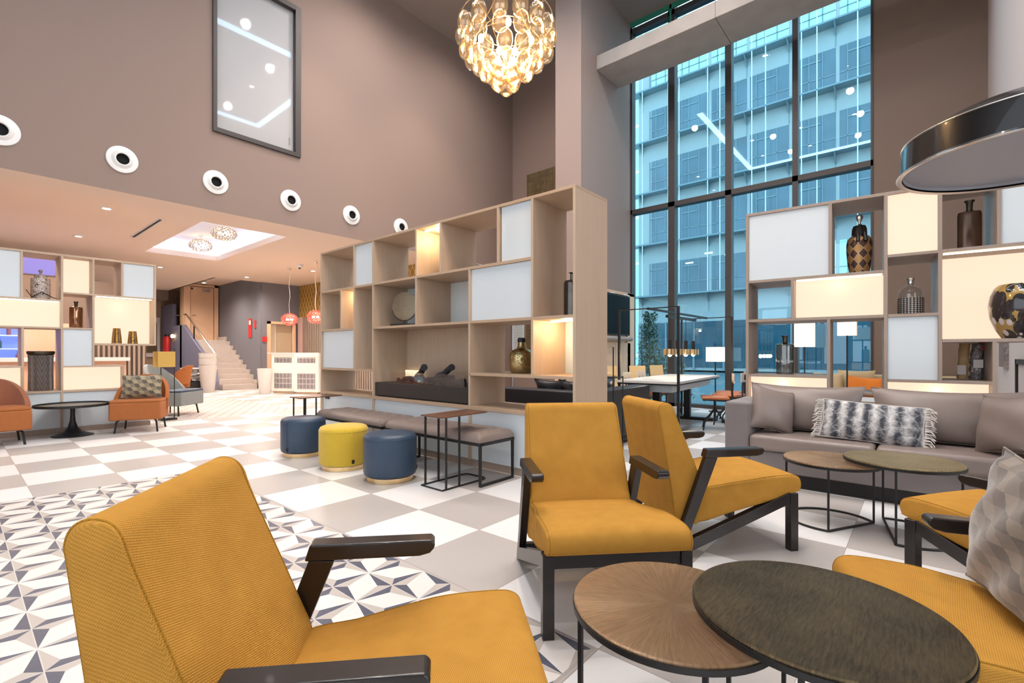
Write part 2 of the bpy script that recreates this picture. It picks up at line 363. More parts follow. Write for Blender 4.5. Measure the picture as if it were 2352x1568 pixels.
def m_ikat():
    m, n, b = newmat('grey_white_weave'); co = coords(n); x, y, z = xyz(n, co)
    s1 = (x * 62).sin(); f = noise(n, coords(n, 'Object', (50, 50, 220)), 1, 4, 0.7); g = noise(n, co, 24, 3, 0.6)
    v = n.nodes.new('ShaderNodeTexVoronoi'); v.inputs['Scale'].default_value = 14; v.feature = 'DISTANCE_TO_EDGE'; n.links.new(co, v.inputs[0])
    ring = E(n, v.outputs[0]).lt(0.05)
    h = (s1 * 0.22 + f * 0.75 + g * 0.9 - 0.62 + ring * 0.13)._m('MULTIPLY', 1.5, clamp=True)
    n.links.new(mixc(n, h, (0.045, 0.05, 0.065), (0.70, 0.68, 0.66)), b.inputs['Base Color']); b.inputs['Roughness'].default_value = 0.9; bump(n, b, f, 0.5, 0.003); return m
M['ikat'] = m_ikat()
M['fringe'] = plain('fringe_yarn', (0.62, 0.58, 0.54), 0.9)
def m_diam():
    m, n, b = newmat('harlequin_bronze'); co = coords(n); x, y, z = xyz(n, co); an = x._m('ARCTAN2', y)
    u = an * (8 / 6.2832); v = z * 10.5
    a = (u + v).floor(); c = (u - v).floor(); h = (a + c).mod(2.0); e = ((u + v).frac() - .5).absv().mx(((u - v).frac() - .5).absv()).gt(0.47)
    col = mixc(n, h, (0.085, 0.045, 0.040), (0.42, 0.235, 0.09)); col = mixc(n, e, col, (0.62, 0.42, 0.22))
    n.links.new(col, b.inputs['Base Color']); b.inputs['Roughness'].default_value = 0.4; b.inputs['Metallic'].default_value = 0.5; bump(n, b, e, 0.5, 0.004); return m
M['harlequin'] = m_diam()
def m_shell():
    m, n, b = newmat('painted_shell_glass'); co = coords(n, 'Object', (1, 1, 0.6)); d = noise(n, co, 5, 2)
    v = n.nodes.new('ShaderNodeTexVoronoi'); v.inputs['Scale'].default_value = 19; n.links.new(co, v.inputs[0])
    v2 = n.nodes.new('ShaderNodeTexVoronoi'); v2.inputs['Scale'].default_value = 14; n.links.new(co, v2.inputs[0])
    col = mixc(n, E(n, v2.outputs[0]).lt(0.60), (0.40, 0.26, 0.08), (0.025, 0.022, 0.025)); col = mixc(n, E(n, v.outputs[0]).lt(0.38) * d.gt(0.46), col, (0.60, 0.55, 0.55))
    n.links.new(col, b.inputs['Base Color']); b.inputs['Roughness'].default_value = 0.12; b.inputs['Coat Weight'].default_value = 0.6; return m
M['shell'] = m_shell()
def m_scribble(name, base, line, k):
    m, n, b = newmat(name); co = coords(n); f = noise(n, co, k, 3, 0.6, 2.5); ln = (f - 0.5).absv().lt(0.022)
    n.links.new(mixc(n, ln, base, line), b.inputs['Base Color']); b.inputs['Roughness'].default_value = 0.35; bump(n, b, ln, -0.4, 0.004); return m
M['scribble'] = m_scribble('scribbled_ceramic', (0.62, 0.53, 0.48), (0.06, 0.04, 0.035), 10)
def m_leafy():
    m, n, b = newmat('carved_pewter'); co = coords(n); x, y, z = xyz(n, co); an = x._m('ARCTAN2', y)
    u = an * 1.6; v = z * 11; fu = (u.frac() - .5).absv(); sgn = (v + fu * 3.2); rib = (sgn * 18).sin() * 0.5 + 0.5
    big = ((sgn).frac() - 0.5).absv()
    n.links.new(mixc(n, rib * 0.5 + big, (0.13, 0.11, 0.11), (0.55, 0.47, 0.45)), b.inputs['Base Color']); b.inputs['Roughness'].default_value = 0.35; b.inputs['Metallic'].default_value = 0.6
    bump(n, b, rib + big * 2, 0.8, 0.012); return m
M['carved'] = m_leafy()
def m_mosaic():
    m, n, b = newmat('gold_mirror_mosaic'); co = coords(n); x, y, z = xyz(n, co); s = (z * 260).sin(); an = (x._m('ARCTAN2', y) * 9).sin()
    h = (s * 0.5 + an * 0.6 + noise(n, co, 40) * 0.8).gt(0.45)
    n.links.new(mixc(n, h, (0.62, 0.32, 0.05), (0.08, 0.075, 0.07)), b.inputs['Base Color']); b.inputs['Metallic'].default_value = 0.8; b.inputs['Roughness'].default_value = 0.15; bump(n, b, s, 0.6, 0.004); return m
M['mosaic'] = m_mosaic()
M['goldbottle'] = plain('hammered_gold', (0.46, 0.36, 0.18), 0.24, 1.0, var=0.35, vs=30, bmp=0.5, bs=70, bd=0.004)
def m_rings():
    m, n, b = newmat('ringed_bronze_disc'); x, y, z = xyz(n, coords(n)); r = ((y * y + z * z)._m('SQRT') * 420).sin() * 0.5 + 0.5; q = noise(n, coords(n), 50, 3)
    n.links.new(mixc(n, r * 0.6 + q * 0.4, (0.14, 0.11, 0.075), (0.48, 0.40, 0.28)), b.inputs['Base Color']); b.inputs['Metallic'].default_value = 0.7; b.inputs['Roughness'].default_value = 0.4; bump(n, b, r, 0.6, 0.003); return m
M['rings'] = m_rings()
def m_goldwall():
    m, n, b = newmat('ogee_wallpaper'); x, y, z = xyz(n, coords(n)); u = y * 5.2; v = z * 3.2
    a = ((u + (v * 6.2832).sin() * 0.22).frac() - .5).absv(); c = ((u + 0.5 - (v * 6.2832).sin() * 0.22).frac() - .5).absv(); l = a.mn(c).lt(0.09)
    n.links.new(mixc(n, l, (0.26, 0.15, 0.035), (0.52, 0.32, 0.08)), b.inputs['Base Color']); b.inputs['Roughness'].default_value = 0.5; return m
M['goldwall'] = m_goldwall()
def m_art():
    m, n, b = newmat('abstract_sepia_print'); co = coords(n, 'Object', (1, 1, 1)); f = noise(n, co, 5, 6, 0.7, 1.5); x, y, z = xyz(n, co)
    g = ((y * 5).frac() - .5).absv().lt(0.03).mx(((z * 6).frac() - .5).absv().lt(0.03))
    c = mixc(n, f, (0.015, 0.008, 0.005), (0.24, 0.165, 0.07)); n.links.new(mixc(n, g * 0.6, c, (0.03, 0.02, 0.01)), b.inputs['Base Color']); return m
M['art'] = m_art()
def m_counter():
    m, n, b = newmat('reception_tiles'); x, y, z = xyz(n, coords(n)); e = (((x + y) * 9).frac() - .5).absv().mx(((z * 7).frac() - .5).absv()).gt(0.45); f = noise(n, coords(n), 18, 4)
    n.links.new(mixc(n, e, mixc(n, f, (0.12, 0.11, 0.13), (0.42, 0.40, 0.42)), (0.8, 0.75, 0.7)), b.inputs['Base Color']); b.inputs['Roughness'].default_value = 0.3; return m
M['ctile'] = m_counter()
def m_mesh():
    m, n, b = newmat('woven_dark_mesh'); x, y, z = xyz(n, coords(n)); an = x._m('ARCTAN2', y) * 5.0; h = ((an * 2.4 + z * 190).sin() * (an * 2.4 - z * 190).sin()).gt(0.2)
    n.links.new(mixc(n, h, (0.03, 0.027, 0.025), (0.5, 0.46, 0.42)), b.inputs['Base Color']); b.inputs['Roughness'].default_value = 0.4; return m
M['mesh'] = m_mesh()
# ================================================================== SETTING
structure('floor', MB().box(-4, 10.24, -6, 24, -0.1, 0), M['floor'])
def holed(mb, a0, a1, b0, b1, holes, plane, t0, t1):
    """wall slab in plane with rectangular holes. plane 'y': a=x,b=z ; 'x': a=y,b=z ; 'z': a=x,b=y"""
    A = sorted({a0, a1, *[h[0] for h in holes], *[h[1] for h in holes]}); Bs = sorted({b0, b1, *[h[2] for h in holes], *[h[3] for h in holes]})
    for i in range(len(A) - 1):
        for j in range(len(Bs) - 1):
            ca = (A[i] + A[i + 1]) / 2; cb = (Bs[j] + Bs[j + 1]) / 2
            if any(h[0] < ca < h[1] and h[2] < cb < h[3] for h in holes): continue
            if plane == 'y': mb.box(A[i], A[i + 1], t0, t1, Bs[j], Bs[j + 1])
            elif plane == 'x': mb.box(t0, t1, A[i], A[i + 1], Bs[j], Bs[j + 1])
            else: mb.box(A[i], A[i + 1], Bs[j], Bs[j + 1], t0, t1)
    return mb
ZC = 3.4; ZH = 8.63; WY = 8.465; WX = 10.24
VX = [0.40, 1.60, 2.795, 4.01, 5.23, 6.435]
structure('wall_left', holed(MB(), -4, WX, ZC + .13, ZH, [(2.75, 4.19, 4.665, 7.37)], 'y', WY, WY + 0.25).box(-4, WX, WY - .004, WY - .001, ZC, ZC + .131), M['wall'])
structure('wall_back', MB().box(WX, WX + 0.3, 5.0, WY, 0, ZH).box(7.79, WX, WY + .006, WY + .25, 0, ZC), M['wall'])
structure('wall_right', MB().box(WX, WX + 0.3, -0.76, 0.60, 0, ZH), M['wall_dark'])
structure('wall_side', MB().box(6.2, WX, -1.0, -0.76, 0, ZH), M['wall_light'])
structure('wall_lobby', MB().box(7.79, 8.05, WY + .25, 15.85, 2.33, ZC), M['goldwall'])
structure('wall_rear', MB().box(-4.2, -4, -6, 24, 0, ZH).box(-4, 10.24, -6.2, -6, 0, ZH).box(6.2, 6.4, -6, -1.0, 0, ZH), M['wall_light'])
structure('ceiling', MB().box(-4, WX, -6, WY + .25, ZH, ZH + 0.2), M['ceil_hi'])
cx0, cx1, cy0, cy1 = 2.86, 4.33, 9.30, 13.0
lc = holed(MB(), -4, 8.05, WY, 24, [(cx0, cx1, cy0, cy1), (5.25, 8.05, 15.85, 24)], 'z', ZC, ZC + 0.12)
lc.box(5.25, 8.05, 15.85, 24, 3.62, 3.75)
lc.box(5.2, 5.25, 15.85, 24, 3.4, 3.62)
structure('ceiling', lc, M['ceil'])
# recessed coffer in the low ceiling with LED cove
cof = MB().box(cx0 - .25, cx1 + .25, cy0 - .25, cy1 + .25, ZC + .34, ZC + .38)
for a in ((cx0 - .27, cx0 - .25, cy0 - .25, cy1 + .25), (cx1 + .25, cx1 + .27, cy0 - .25, cy1 + .25), (cx0 - .25, cx1 + .25, cy0 - .27, cy0 - .25), (cx0 - .25, cx1 + .25, cy1 + .25, cy1 + .27)):
    cof.box(*a, ZC + .1, ZC + .36)
structure('ceiling', cof, plain('coffer_paint', (0.80, 0.80, 0.86), 0.8))
cv = MB()
for a in ((cx0 - .2, cx0 - .1, cy0 - .2, cy1 + .2), (cx1 + .1, cx1 + .2, cy0 - .2, cy1 + .2), (cx0 - .1, cx1 + .1, cy0 - .2, cy0 - .1), (cx0 - .1, cx1 + .1, cy1 + .1, cy1 + .2)):
    cv.box(*a, ZC + .14, ZC + .17)
tag(cv.build('cove_light', M['cove_w']), 'bluish white LED line around the recessed lobby ceiling coffer', 'cove light')
# second coffer over the bar
tag(MB().box(0, 2.0, 15.6, 19, ZC - .01, ZC - .002).build('cove_light', emit('violet_cove', (0.42, 0.36, 0.95), 0.7)), 'violet lit ceiling panel above the bar behind the lit shelving', 'cove light')
# LED line at the high ceiling (seen reflected in the glazing)
cv = MB()
for a in ((-.85, -.7, .6, 5.25), (6.6, 6.75, .6, 5.25), (-.7, 6.6, .6, .75), (-.7, 6.6, 5.1, 5.25)):
    cv.box(*a, ZH - .05, ZH - .01)
tag(cv.build('cove_light', M['cove']), 'blue LED line framing the high ceiling, reflected in the tall windows', 'cove light')
# pillar + beam
structure('trim_1', MB().box(8.10, WX, 4.97, 5.57, 0, ZH), M['wall_pillar'])
bm_ = MB().prism([(8.69, 6.91), (9.63, 6.91), (9.63, 7.195), (8.69, 7.195)], -4.0, 4.97, 'y')
structure('trim_2', bm_, M['concrete'], bevel=.012)
structure('trim_3', MB().box(8.688, 9.632, 2.655, 2.662, 6.905, 7.2), plain('joint', (.12, .1, .09), .9))
# interior window in left wall
f = MB()
for a in ((2.75, 2.81, 4.665, 7.37), (4.09, 4.19, 4.665, 7.37), (2.81, 4.09, 4.665, 4.74), (2.81, 4.09, 7.29, 7.37)):
    f.box(a[0], a[1], WY - .035, WY + .12, a[2], a[3])
wn = structure('window_1', f, M['frame'], bevel=.004)
MB().box(2.81, 4.09, WY + .06, WY + .07, 4.74, 7.29).build('pane', plain('frosted_backed_pane', (.42, .41, .41), .6, coat=1.0, spec=.3), wn)
sg = MB().tube([(4.015, WY + .055, 4.86 + i * .012 + .004) for i in range(12)], .004, 5).build('film_mark', M['frame'], wn)
# big glazing
MY = [(4.99, 4.93), (4.101, 3.959), (2.94, 2.826), (1.777, 1.687), (0.632, 0.60)]
f = MB()
for a, b in MY: f.box(WX - .02, WX + .16, b, a, 0, ZH)
f.box(WX - .02, WX + .16, .6, 4.99, 4.285, 4.385); f.box(WX - .02, WX + .16, .6, 4.99, 0, .07); f.box(WX - .02, WX + .16, .6, 4.99, 8.40, 8.50)
g = structure('window_2', f, M['frame'])
MB().box(WX - .04, WX, .6, 4.99, 8.53, ZH).box(WX - .04, WX, 4.02, 4.06, 8.1, ZH).build('sash', plain('green_edge', (.03, .22, .14), .3), g)
for i in range(4):
    y1 = MY[i][1]; y0 = MY[i + 1][0]
    for z0, z1 in ((.07, 4.285), (4.385, 8.40)):
        MB().box(WX + .06, WX + .066, y0, y1, z0, z1).build('pane', M['pane'], g)
# vents
vt = thing('air_vent', 'round white ceiling-jet vent set in the taupe wall', 'vent', (0, 0, 0), 0, 'round air nozzles in a row along the taupe wall')
ring = MB().lathe([(.125, 0), (.185, 0), (.187, .012), (.18, .022), (.128, .03)], n=40)
Mx = Matrix.Rotation(R(90), 4, 'X')
ring.mat4(Mx).build('flange', M['white_gloss'], vt, smooth=True)
MB().lathe([(.078, .055), (.09, .06), (.128, .03), (.128, .02), (.075, .04), (.078, .055)], n=40).mat4(Mx).build('nozzle', M['white_gloss'], vt, smooth=True)
MB().lathe([(.0, .012), (.085, .012), (.085, .03), (.078, .032)], n=32).mat4(Mx).build('throat', plain('vent_hole', (.004, .004, .004), .9), vt)
vl = ['first round air nozzle, cut off at the left edge of the photo', 'second round air nozzle from the left, above the near downlight', 'third round air nozzle, under the framed interior window', 'fourth round air nozzle from the left along the wall', 'fifth round air nozzle, above the lobby ceiling edge', 'last round air nozzle, half hidden by the tall shelving']
for i, x in enumerate(VX):
    o = vt if i == 0 else dup(vt, (x, WY, 3.857), 0)
    o.location = (x, WY, 3.857); o['label'] = vl[i]
# ---- lobby behind
structure('trim_4', MB().prism([(24, 0), (24, 2.94), (20.55, 2.94), (20.55, 2.13), (19.4, 2.13), (16.42, 0.62), (16.3, .25), (16.3, 0)], 5.36, 5.48, 'x'), M['wall_blue'])
structure('wall_stairs', MB().box(6.53, 7.9, 15.86, 24, 0, 3.75), M['wall_grey'])
structure('wall_corridor', holed(MB(), 6.56, 7.79, 0, ZC, [(6.80, 7.54, 0, 2.08)], 'y', 15.80, 15.86), M['wall_grey'])
structure('wall_far', MB().box(-4, 8.0, 22.0, 22.2, 0, 3.75).box(5.36, 6.6, 19.5, 19.7, 0, 3.62), M['wall_beige'])
structure('trim_5', MB().box(-4, 5.2, 20.4, 20.9, 3.05, ZC), M['wall_dark'])
st = MB()
for i in range(10):
    st.box(5.48, 6.50, 16.0 + i * .29, 19.5, i * .16, (i + 1) * .16)
    st.box(6.44, 6.53, 16.05 + i * .29, 19.5, (i + 1) * .16, (i + 1) * .16 + .12)
structure('trim_6', st, M['stair'], bevel=.006)
dr = structure('door_1', MB().box(5.62, 6.35, 19.44, 19.5, 1.60, 3.50), M['door_wood'])
MB().box(5.40, 5.60, 19.40, 19.5, 1.60, 3.6).box(6.37, 6.5, 19.40, 19.5, 1.6, 3.6).box(5.4, 6.5, 19.40, 19.5, 3.52, 3.6).build('door_frame', M['door_wood'], dr)
MB().box(5.98, 6.22, 19.38, 19.43, 3.36, 3.44).build('door_closer', M['chrome'], dr); MB().ball((5.64, 19.36, 3.42), .035).build('camera_dome', M['black'], dr, smooth=True)
MB().box(5.66, 5.78, 19.40, 19.43, 2.48, 2.50).build('door_handle', M['brass'], dr)
d2 = structure('door_2', MB().box(6.72, 6.80, 15.70, 15.80, 0, 2.16).box(7.54, 7.62, 15.70, 15.80, 0, 2.16).box(6.72, 7.62, 15.70, 15.80, 2.08, 2.16), M['door_wood'])
MB().box(6.80, 7.02, 15.82, 15.855, 0, 2.08).build('door_leaf', plain('door_leaf', (.8, .68, .52), .6), d2)
MB().box(7.02, 7.54, 15.84, 15.858, 0, 2.08).build('door_recess', plain('door_recess', (.52, .40, .27), .6), d2)
structure('wall_slats', MB().box(7.79, 8.0, WY + .25, 15.85, 0, 2.33), M['wall_dark'])
sl = MB()
for i in range(56): sl.box(7.72, 7.787, 8.9 + i * .115, 8.95 + i * .115, 0, 2.3)
tag(sl.build('slatted_screen', M['grey_oak']), 'vertical wooden slat screen below the gold patterned wallpaper', 'slat screen')

tag(MB().box(7.70, 7.787, 15.4, 15.78, 0, 2.33).build('cladding_panel', plain('pinkish_panel', (.45, .30, .27), .6)), 'pinkish wooden cladding strip beside the corridor door', 'panel')
# handrail
hr = thing('handrail', 'chrome handrail running up the stone staircase', 'handrail', (5.42, 0, 0))
MB().tube([(0, 20.5, 2.50), (0, 19.2, 2.49), (0, 19.1, 2.44), (0, 16.35, 1.08)], .028, 8).build('rail', M['chrome'], hr, smooth=True)
for y, z0, z1 in ((20.2, 2.1, 2.49), (18.4, 1.62, 2.08), (16.6, .70, 1.2)):
    MB().bar((0, y, z0), (0, y, z1), .035).build('baluster', M['black'], hr)
# signs on walls
s = thing('fire_sign', 'tall red fire equipment sign on the slate wall above the stairs', 'sign', (6.52, 16.6, 1.95))
MB().box(-.012, 0, -.12, .12, -.3, .32).build('plate', M['cushion_red'], s)
MB().box(-.02, -.012, -.07, .06, .12, .26).build('pictogram', M['label'], s)
tag(MB().box(6.505, 6.525, 16.15, 16.25, 1.95, 2.2).build('alarm_button', M['cushion_red']), 'small red alarm box beside the tall fire sign', 'alarm')
tag(MB().box(6.57, 6.71, 15.77, 15.795, 1.50, 1.66).build('door_sign', M['cushion_red']), 'square red sign at the left of the corridor door frame', 'sign')
for k, (y, l) in enumerate(((17.9, 'left of a pair of red fire extinguishers on the blue-grey stair wall'), (17.65, 'right one of two red fire extinguishers on the blue-grey stair wall'))):
    e = thing('fire_extinguisher', l, 'fire extinguisher', (5.28, y + 3.2, 1.15), 0, 'fire extinguishers on the stair wall')
    MB().lathe([(0, 0), (.085, .01), (.09, .05), (.09, .5), (.05, .6), (.03, .62)], n=16).build('cylinder', M['cushion_red'], e, smooth=True)
    MB().box(-.03, .03, -.06, .03, .62, .68).build('valve', M['black'], e)
sd = thing('smoke_detector', 'small white dome camera on the lobby ceiling beside the pendant cable', 'camera', (5.9, 11.95, ZC))
MB().lathe([(.09, 0), (.09, -.03), (.06, -.07), (0, -.09)], n=20).build('housing', M['white_gloss'], sd, smooth=True)
MB().ball((0, 0, -.085), .03).build('lens', M['black'], sd, smooth=True)
sl = thing('air_slot', 'long black linear air slot with pale trim in the lobby ceiling', 'vent', (2.35, 10.6, ZC))
MB().box(-.045, .045, -.95, .95, -.008, 0).build('trim', M['white_gloss'], sl); MB().box(-.018, .018, -.93, .93, -.012, -.006).build('slot', M['black'], sl)
# downlights
DL = [(1.616, 9.577, 'nearest lobby downlight, left of the black air slot'), (1.639, 12.265, 'lobby downlight above the white scribbled vase'), (3.645, 15.037, 'lobby downlight beside the top right corner of the left shelving'), (5.381, 17.3, 'lobby downlight in front of the stair door'), (5.823, 15.072, 'lobby downlight over the foot of the staircase'), (6.595, 12.586, 'lobby downlight beside the right pink pendant')]
dl = thing('downlight', 'x', 'downlight', (0, 0, 0), 0, 'round downlights in the lobby ceiling')
MB().lathe([(.055, 0), (.085, 0), (.085, -.008), (.055, -.012)], n=24).build('bezel', M['white_gloss'], dl, smooth=True)
MB().lathe([(0, -.006), (.056, -.006)], n=24).build('lens', M['downlight'], dl)
for i, (x, y, l) in enumerate(DL):
    o = dl if i == 0 else dup(dl, (x, y, ZC), 0); o.location = (x, y, ZC); o['label'] = l
HL = [(7.07, 2.94), (5.59, 2.92), (5.52, 1.44), (5.54, 4.34), (1.98, 4.46), (1.91, 1.56), (.19, 1.57), (.14, 3.0), (.28, 4.5), (5.33, 7.1), (-.33, 7.1), (-2.54, 7.14), (1.98, 3.0), (3.8, 7.1), (3.7, 1.5)]
HN = ['high ceiling downlight ' + q for q in ('nearest the tall windows', 'above the dining side of the taupe sofa', 'above the right shelving', 'between the concrete beam and the chandelier', 'above the yellow pouf', 'over the armchair facing the camera', 'over the nearest armchair', 'behind the camera, middle of its row', 'behind the camera towards the taupe wall', 'near the framed interior window', 'over the star patterned floor', 'farthest left over the lobby entrance', 'over the middle of the lounge', 'between the air nozzles and the chandelier', 'over the round brass tables')]
for i, (x, y) in enumerate(HL):
    o = dup(dl, (x, y, ZH), 0, HN[i], 'downlights in the double-height ceiling')
spot('downlight_beam', (6.9, 7.0, ZH - .05), 420, (1, .82, .62), 80)
spot('downlight_beam', (4.4, 7.2, ZH - .05), 420, (1, .84, .68), 70)
# wall cornice green glow at top window edge
area('green_window_glow', (10.1, 5.7, 8.35), (0, R(90), R(180)), .3, .6, 5, (.1, 1.0, .6))

# ================================================================== OUTSIDE
gl = plain('facade_spandrel', (0.34, 0.41, 0.42), .5, var=.06, vs=1.0); gw = plain('facade_window', (0.09, 0.17, 0.22), .15, var=.5, vs=.5)
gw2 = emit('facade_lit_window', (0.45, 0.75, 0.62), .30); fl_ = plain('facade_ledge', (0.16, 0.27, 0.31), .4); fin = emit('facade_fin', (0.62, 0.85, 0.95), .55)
OX = 33.0; FY1 = 15.4
bd = thing('office_building', 'blue glazed office block across the street seen through the tall windows', 'building', (OX, 0, 0))
LZ = [5.13 + 3.63 * i for i in range(6)]
MB().box(0, 6, -8, FY1, 0, 23.4).build('facade_wall', gl, bd)
for i, z in enumerate(LZ):
    MB().box(-.75, .02, -8, FY1 + .7, z - .05, z + .05).box(-.10, .02, -8, FY1, z + .05, z + .14).build('ledge', fl_, bd)
    br = MB(); jt = MB()
    for k in range(11):
        y = FY1 - .3 - k * 2.3
        br.prism([(-.7, z - .05), (0, z - .05), (0, z - .6)], y - .03, y + .03, 'y'); jt.box(-.03, .0, y - .015, y + .015, z - 1.2, z - .06)
    br.build('bracket', fl_, bd); jt.build('joint', fl_, bd)
for i in range(5):
    z0 = LZ[i] + .10; z1 = LZ[i] + 2.38
    for k in range(9):
        y0 = FY1 - .35 - (k + 1) * 2.3 + .05; y1 = y0 + 2.12
        if k == 0: y1 -= .5
        litw = i == 0 and k in (3, 4, 5, 6)
        wdw = MB().box(-.02, .03, y0, y1, z0, z1).build('window', gw2 if (litw or i > 3) else gw, bd)
        fr = MB()
        for yy in (y0 + .62, y0 + 1.28, y0 + 1.75): fr.box(-.05, -.02, yy - .025, yy + .025, z0, z1)
        fr.box(-.05, -.02, y0, y1, z0 + .75, z0 + .8); fr.box(-.06, -.02, y0 + .7, y0 + 1.75, z1 - .5, z1 - .42)
        fr.build('glazing_bar', fl_, wdw)
    fn = MB()
    for k in range(18):
        y = FY1 - .6 - k * 1.3 - (k % 2) * .55
        fn.box(-.72, -.69, y - .025, y + .025, LZ[i] + .05, LZ[i + 1] - .05)
    fn.build('fin', fin, bd)
fx = MB()
for k in range(7):
    fx.box(-.06, -.03, 4.0 + k * 1.25, 4.5 + k * 1.25, 7.2 + (k % 3) * .25, 7.28 + (k % 3) * .25)
fx.build('office_lamp', emit('office_lamp', (1, .98, .8), 3.0), bd)
MB().box(-.04, .02, -8, FY1, .2, 3.25).build('shopfront', plain('dark_shopfront', (0.02, .09, .13), .1, var=.5, vs=.6), bd)
sh = MB()
for k in range(12): sh.box(-.10, -.04, FY1 - .2 - k * 1.9, FY1 - .08 - k * 1.9, 0, 3.3)
sh.build('shopfront_mullion', fl_, bd)
b2 = thing('glass_tower', 'pale bright glass tower edge left of the blue office block', 'building', (36, 19.2, 0))
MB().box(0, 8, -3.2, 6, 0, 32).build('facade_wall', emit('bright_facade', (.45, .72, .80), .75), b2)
t = MB()
for k in range(8): t.box(-.1, 0, -2.9 + k * .75, -2.75 + k * .75, 0, 32)
for k in range(9): t.box(-.14, 0, -3.2, 6, k * 3.63 + .9, k * 3.63 + 1.05)
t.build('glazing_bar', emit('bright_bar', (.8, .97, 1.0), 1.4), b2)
structure('ground', MB().box(WX + .3, 60, -30, 40, -.25, -.12), plain('pavement', (.10, .16, .18), .6, var=.1, vs=1))
random.seed(3)
for (x, y, hgt, rad, n_, l) in ((11.6, 5.12, 2.1, .33, 1300, 'tall ivy-like shrub outside beside the wooden screen wall'), (12.2, 4.9, 1.1, .62, 900, 'low spreading shrub outside the window behind the plywood chairs')):
    s = thing('garden_shrub', l, 'shrub', (x, y, -.12), 0, 'shrubs outside the window')
    lf = MB()
    for i in range(n_):
        t = random.random(); a = random.random() * 6.283; rr = rad * (.25 + .75 * random.random()) * (1.15 - .6 * t)
        p = Vector((rr * math.cos(a), rr * math.sin(a), .15 + t * hgt)); q = Matrix.Rotation(random.random() * 6.28, 3, 'Z') @ Matrix.Rotation(random.uniform(-1, 1), 3, 'X')
        L_ = random.uniform(.07, .13)
        lf.add([p + q @ Vector(v) for v in ((0, 0, 0), (.28 * L_, .5 * L_, .01), (0, L_, 0), (-.28 * L_, .5 * L_, .01))], [(0, 1, 2, 3)])
    lf.build('foliage', M['leaf'], s)
    MB().tube([(0, 0, 0), (.05, .02, hgt * .5), (0, .04, hgt)], [.03, .02, .008], 6).build('stem', M['bark'], s)
# ================================================================== SHELVING
T = .026; DP = .54
class Shelf:
    def __init__(s, name, label, loc, rz, woodm, woodh):
        s.o = thing(name, label, 'shelving', loc, rz); s.w = woodm; s.h = woodh
    def v(s, u, z0, z1, n='upright', d0=0, d1=DP, t=T): MB().box(u - t / 2, u + t / 2, d0, d1, z0, z1).build(n, s.w, s.o, bevel=.0015, seg=1)
    def hz(s, u0, u1, z0, z1, n='shelf_board', d1=DP): MB().box(u0, u1, 0.0, d1, z0, z1).build(n, s.h, s.o, bevel=.0015, seg=1)
    def panel(s, u0, u1, z0, z1, m, v=.02, n='white_panel', t=.018): return MB().box(u0, u1, v, v + t, z0, z1).build(n, m, s.o)
    def led(s, u0, u1, z, v): MB().box(u0, u1, v, v + .02, z - .012, z - .001).build('led_strip', M['led'], s.o)
cs = Shelf('shelving_unit', 'tall oak room divider shelving with white doors and a fireplace niche', (3.428, 6.335, 0), R(-90), M['oak'], M['oak_h'])
def U(y): return 6.335 - y
cs.hz(U(6.335), U(2.156), 2.512, 2.538, 'top_board'); cs.hz(U(6.32), U(2.61), 1.968, 1.995); cs.hz(U(6.31), U(5.489), 1.432, 1.46)
cs.hz(U(6.31), U(5.068), .903, .93); cs.hz(U(5.068), U(2.184), 1.428, 1.455); cs.hz(U(3.40), U(2.184), .908, .935); cs.hz(U(6.31), U(2.184), .57, .605)
MB().box(U(6.335), U(6.305), 0, DP, 0, 2.512).build('side_panel', M['oak'], cs.o); MB().box(U(2.184), U(2.156), 0, DP, 0, 2.512).build('side_panel', M['oak'], cs.o, bevel=.0015, seg=1)
for y, z0, z1 in ((5.489, 1.995, 2.512), (5.489, .93, 1.968), (5.803, 1.46, 1.968), (5.068, .605, 1.968), (5.068, 1.995, 2.512), (4.237, 1.455, 1.968), (4.237, 1.995, 2.512), (3.83, 1.995, 2.512), (3.018, 1.995, 2.512), (2.61, 1.455, 2.512), (2.61, .935, 1.428), (3.40, .605, 1.968), (5.068, 0.07, .57), (3.40, .07, .57)):
    cs.v(U(y), z0, z1)
for a, b, z0, z1 in ((5.475, 5.082, 1.997, 2.51), (2.99, 2.624, 1.997, 2.51), (6.30, 5.503, .932, 1.43), (3.386, 2.624, 1.457, 1.966), (6.30, 5.082, .072, .568), (5.055, 3.414, .072, .568), (3.386, 2.186, .072, .568)):
    cs.panel(U(a), U(b), z0, z1, M['white'], .025)
cs.panel(U(5.05), U(3.42), 1.457, 1.966, M['back_white'], .52, 'back_panel'); cs.panel(U(5.055), U(3.414), .605, 1.428, M['oak'], .52, 'back_panel')
cs.panel(U(2.597), U(2.186), .935, 1.428, M['white'], .52, 'back_panel')
MB().box(U(6.335), U(2.156), .03, DP, 0, .07).build('plinth', M['grey_oak'], cs.o)
cs.led(U(2.58), U(2.2), 1.427, .24); cs.led(U(4.2), U(3.86), 2.511, .1); cs.led(U(5.77), U(5.52), 1.967, .35)
sk = MB().box(U(6.23), U(6.13), .012, .027, .50, .57).build('power_socket', M['black'], cs.o)
def cell_light(o, u, v, z, e):
    l = point('shelf_cell_light', (0, 0, 0), e, (1, .76, .44), .04); l.parent = o; l.location = (u, v, z); return l
cell_light(cs.o, U(2.39), .25, 1.36, 5.5); cell_light(cs.o, U(4.03), .2, 2.42, 6); cell_light(cs.o, U(5.66), .3, 1.90, 4)
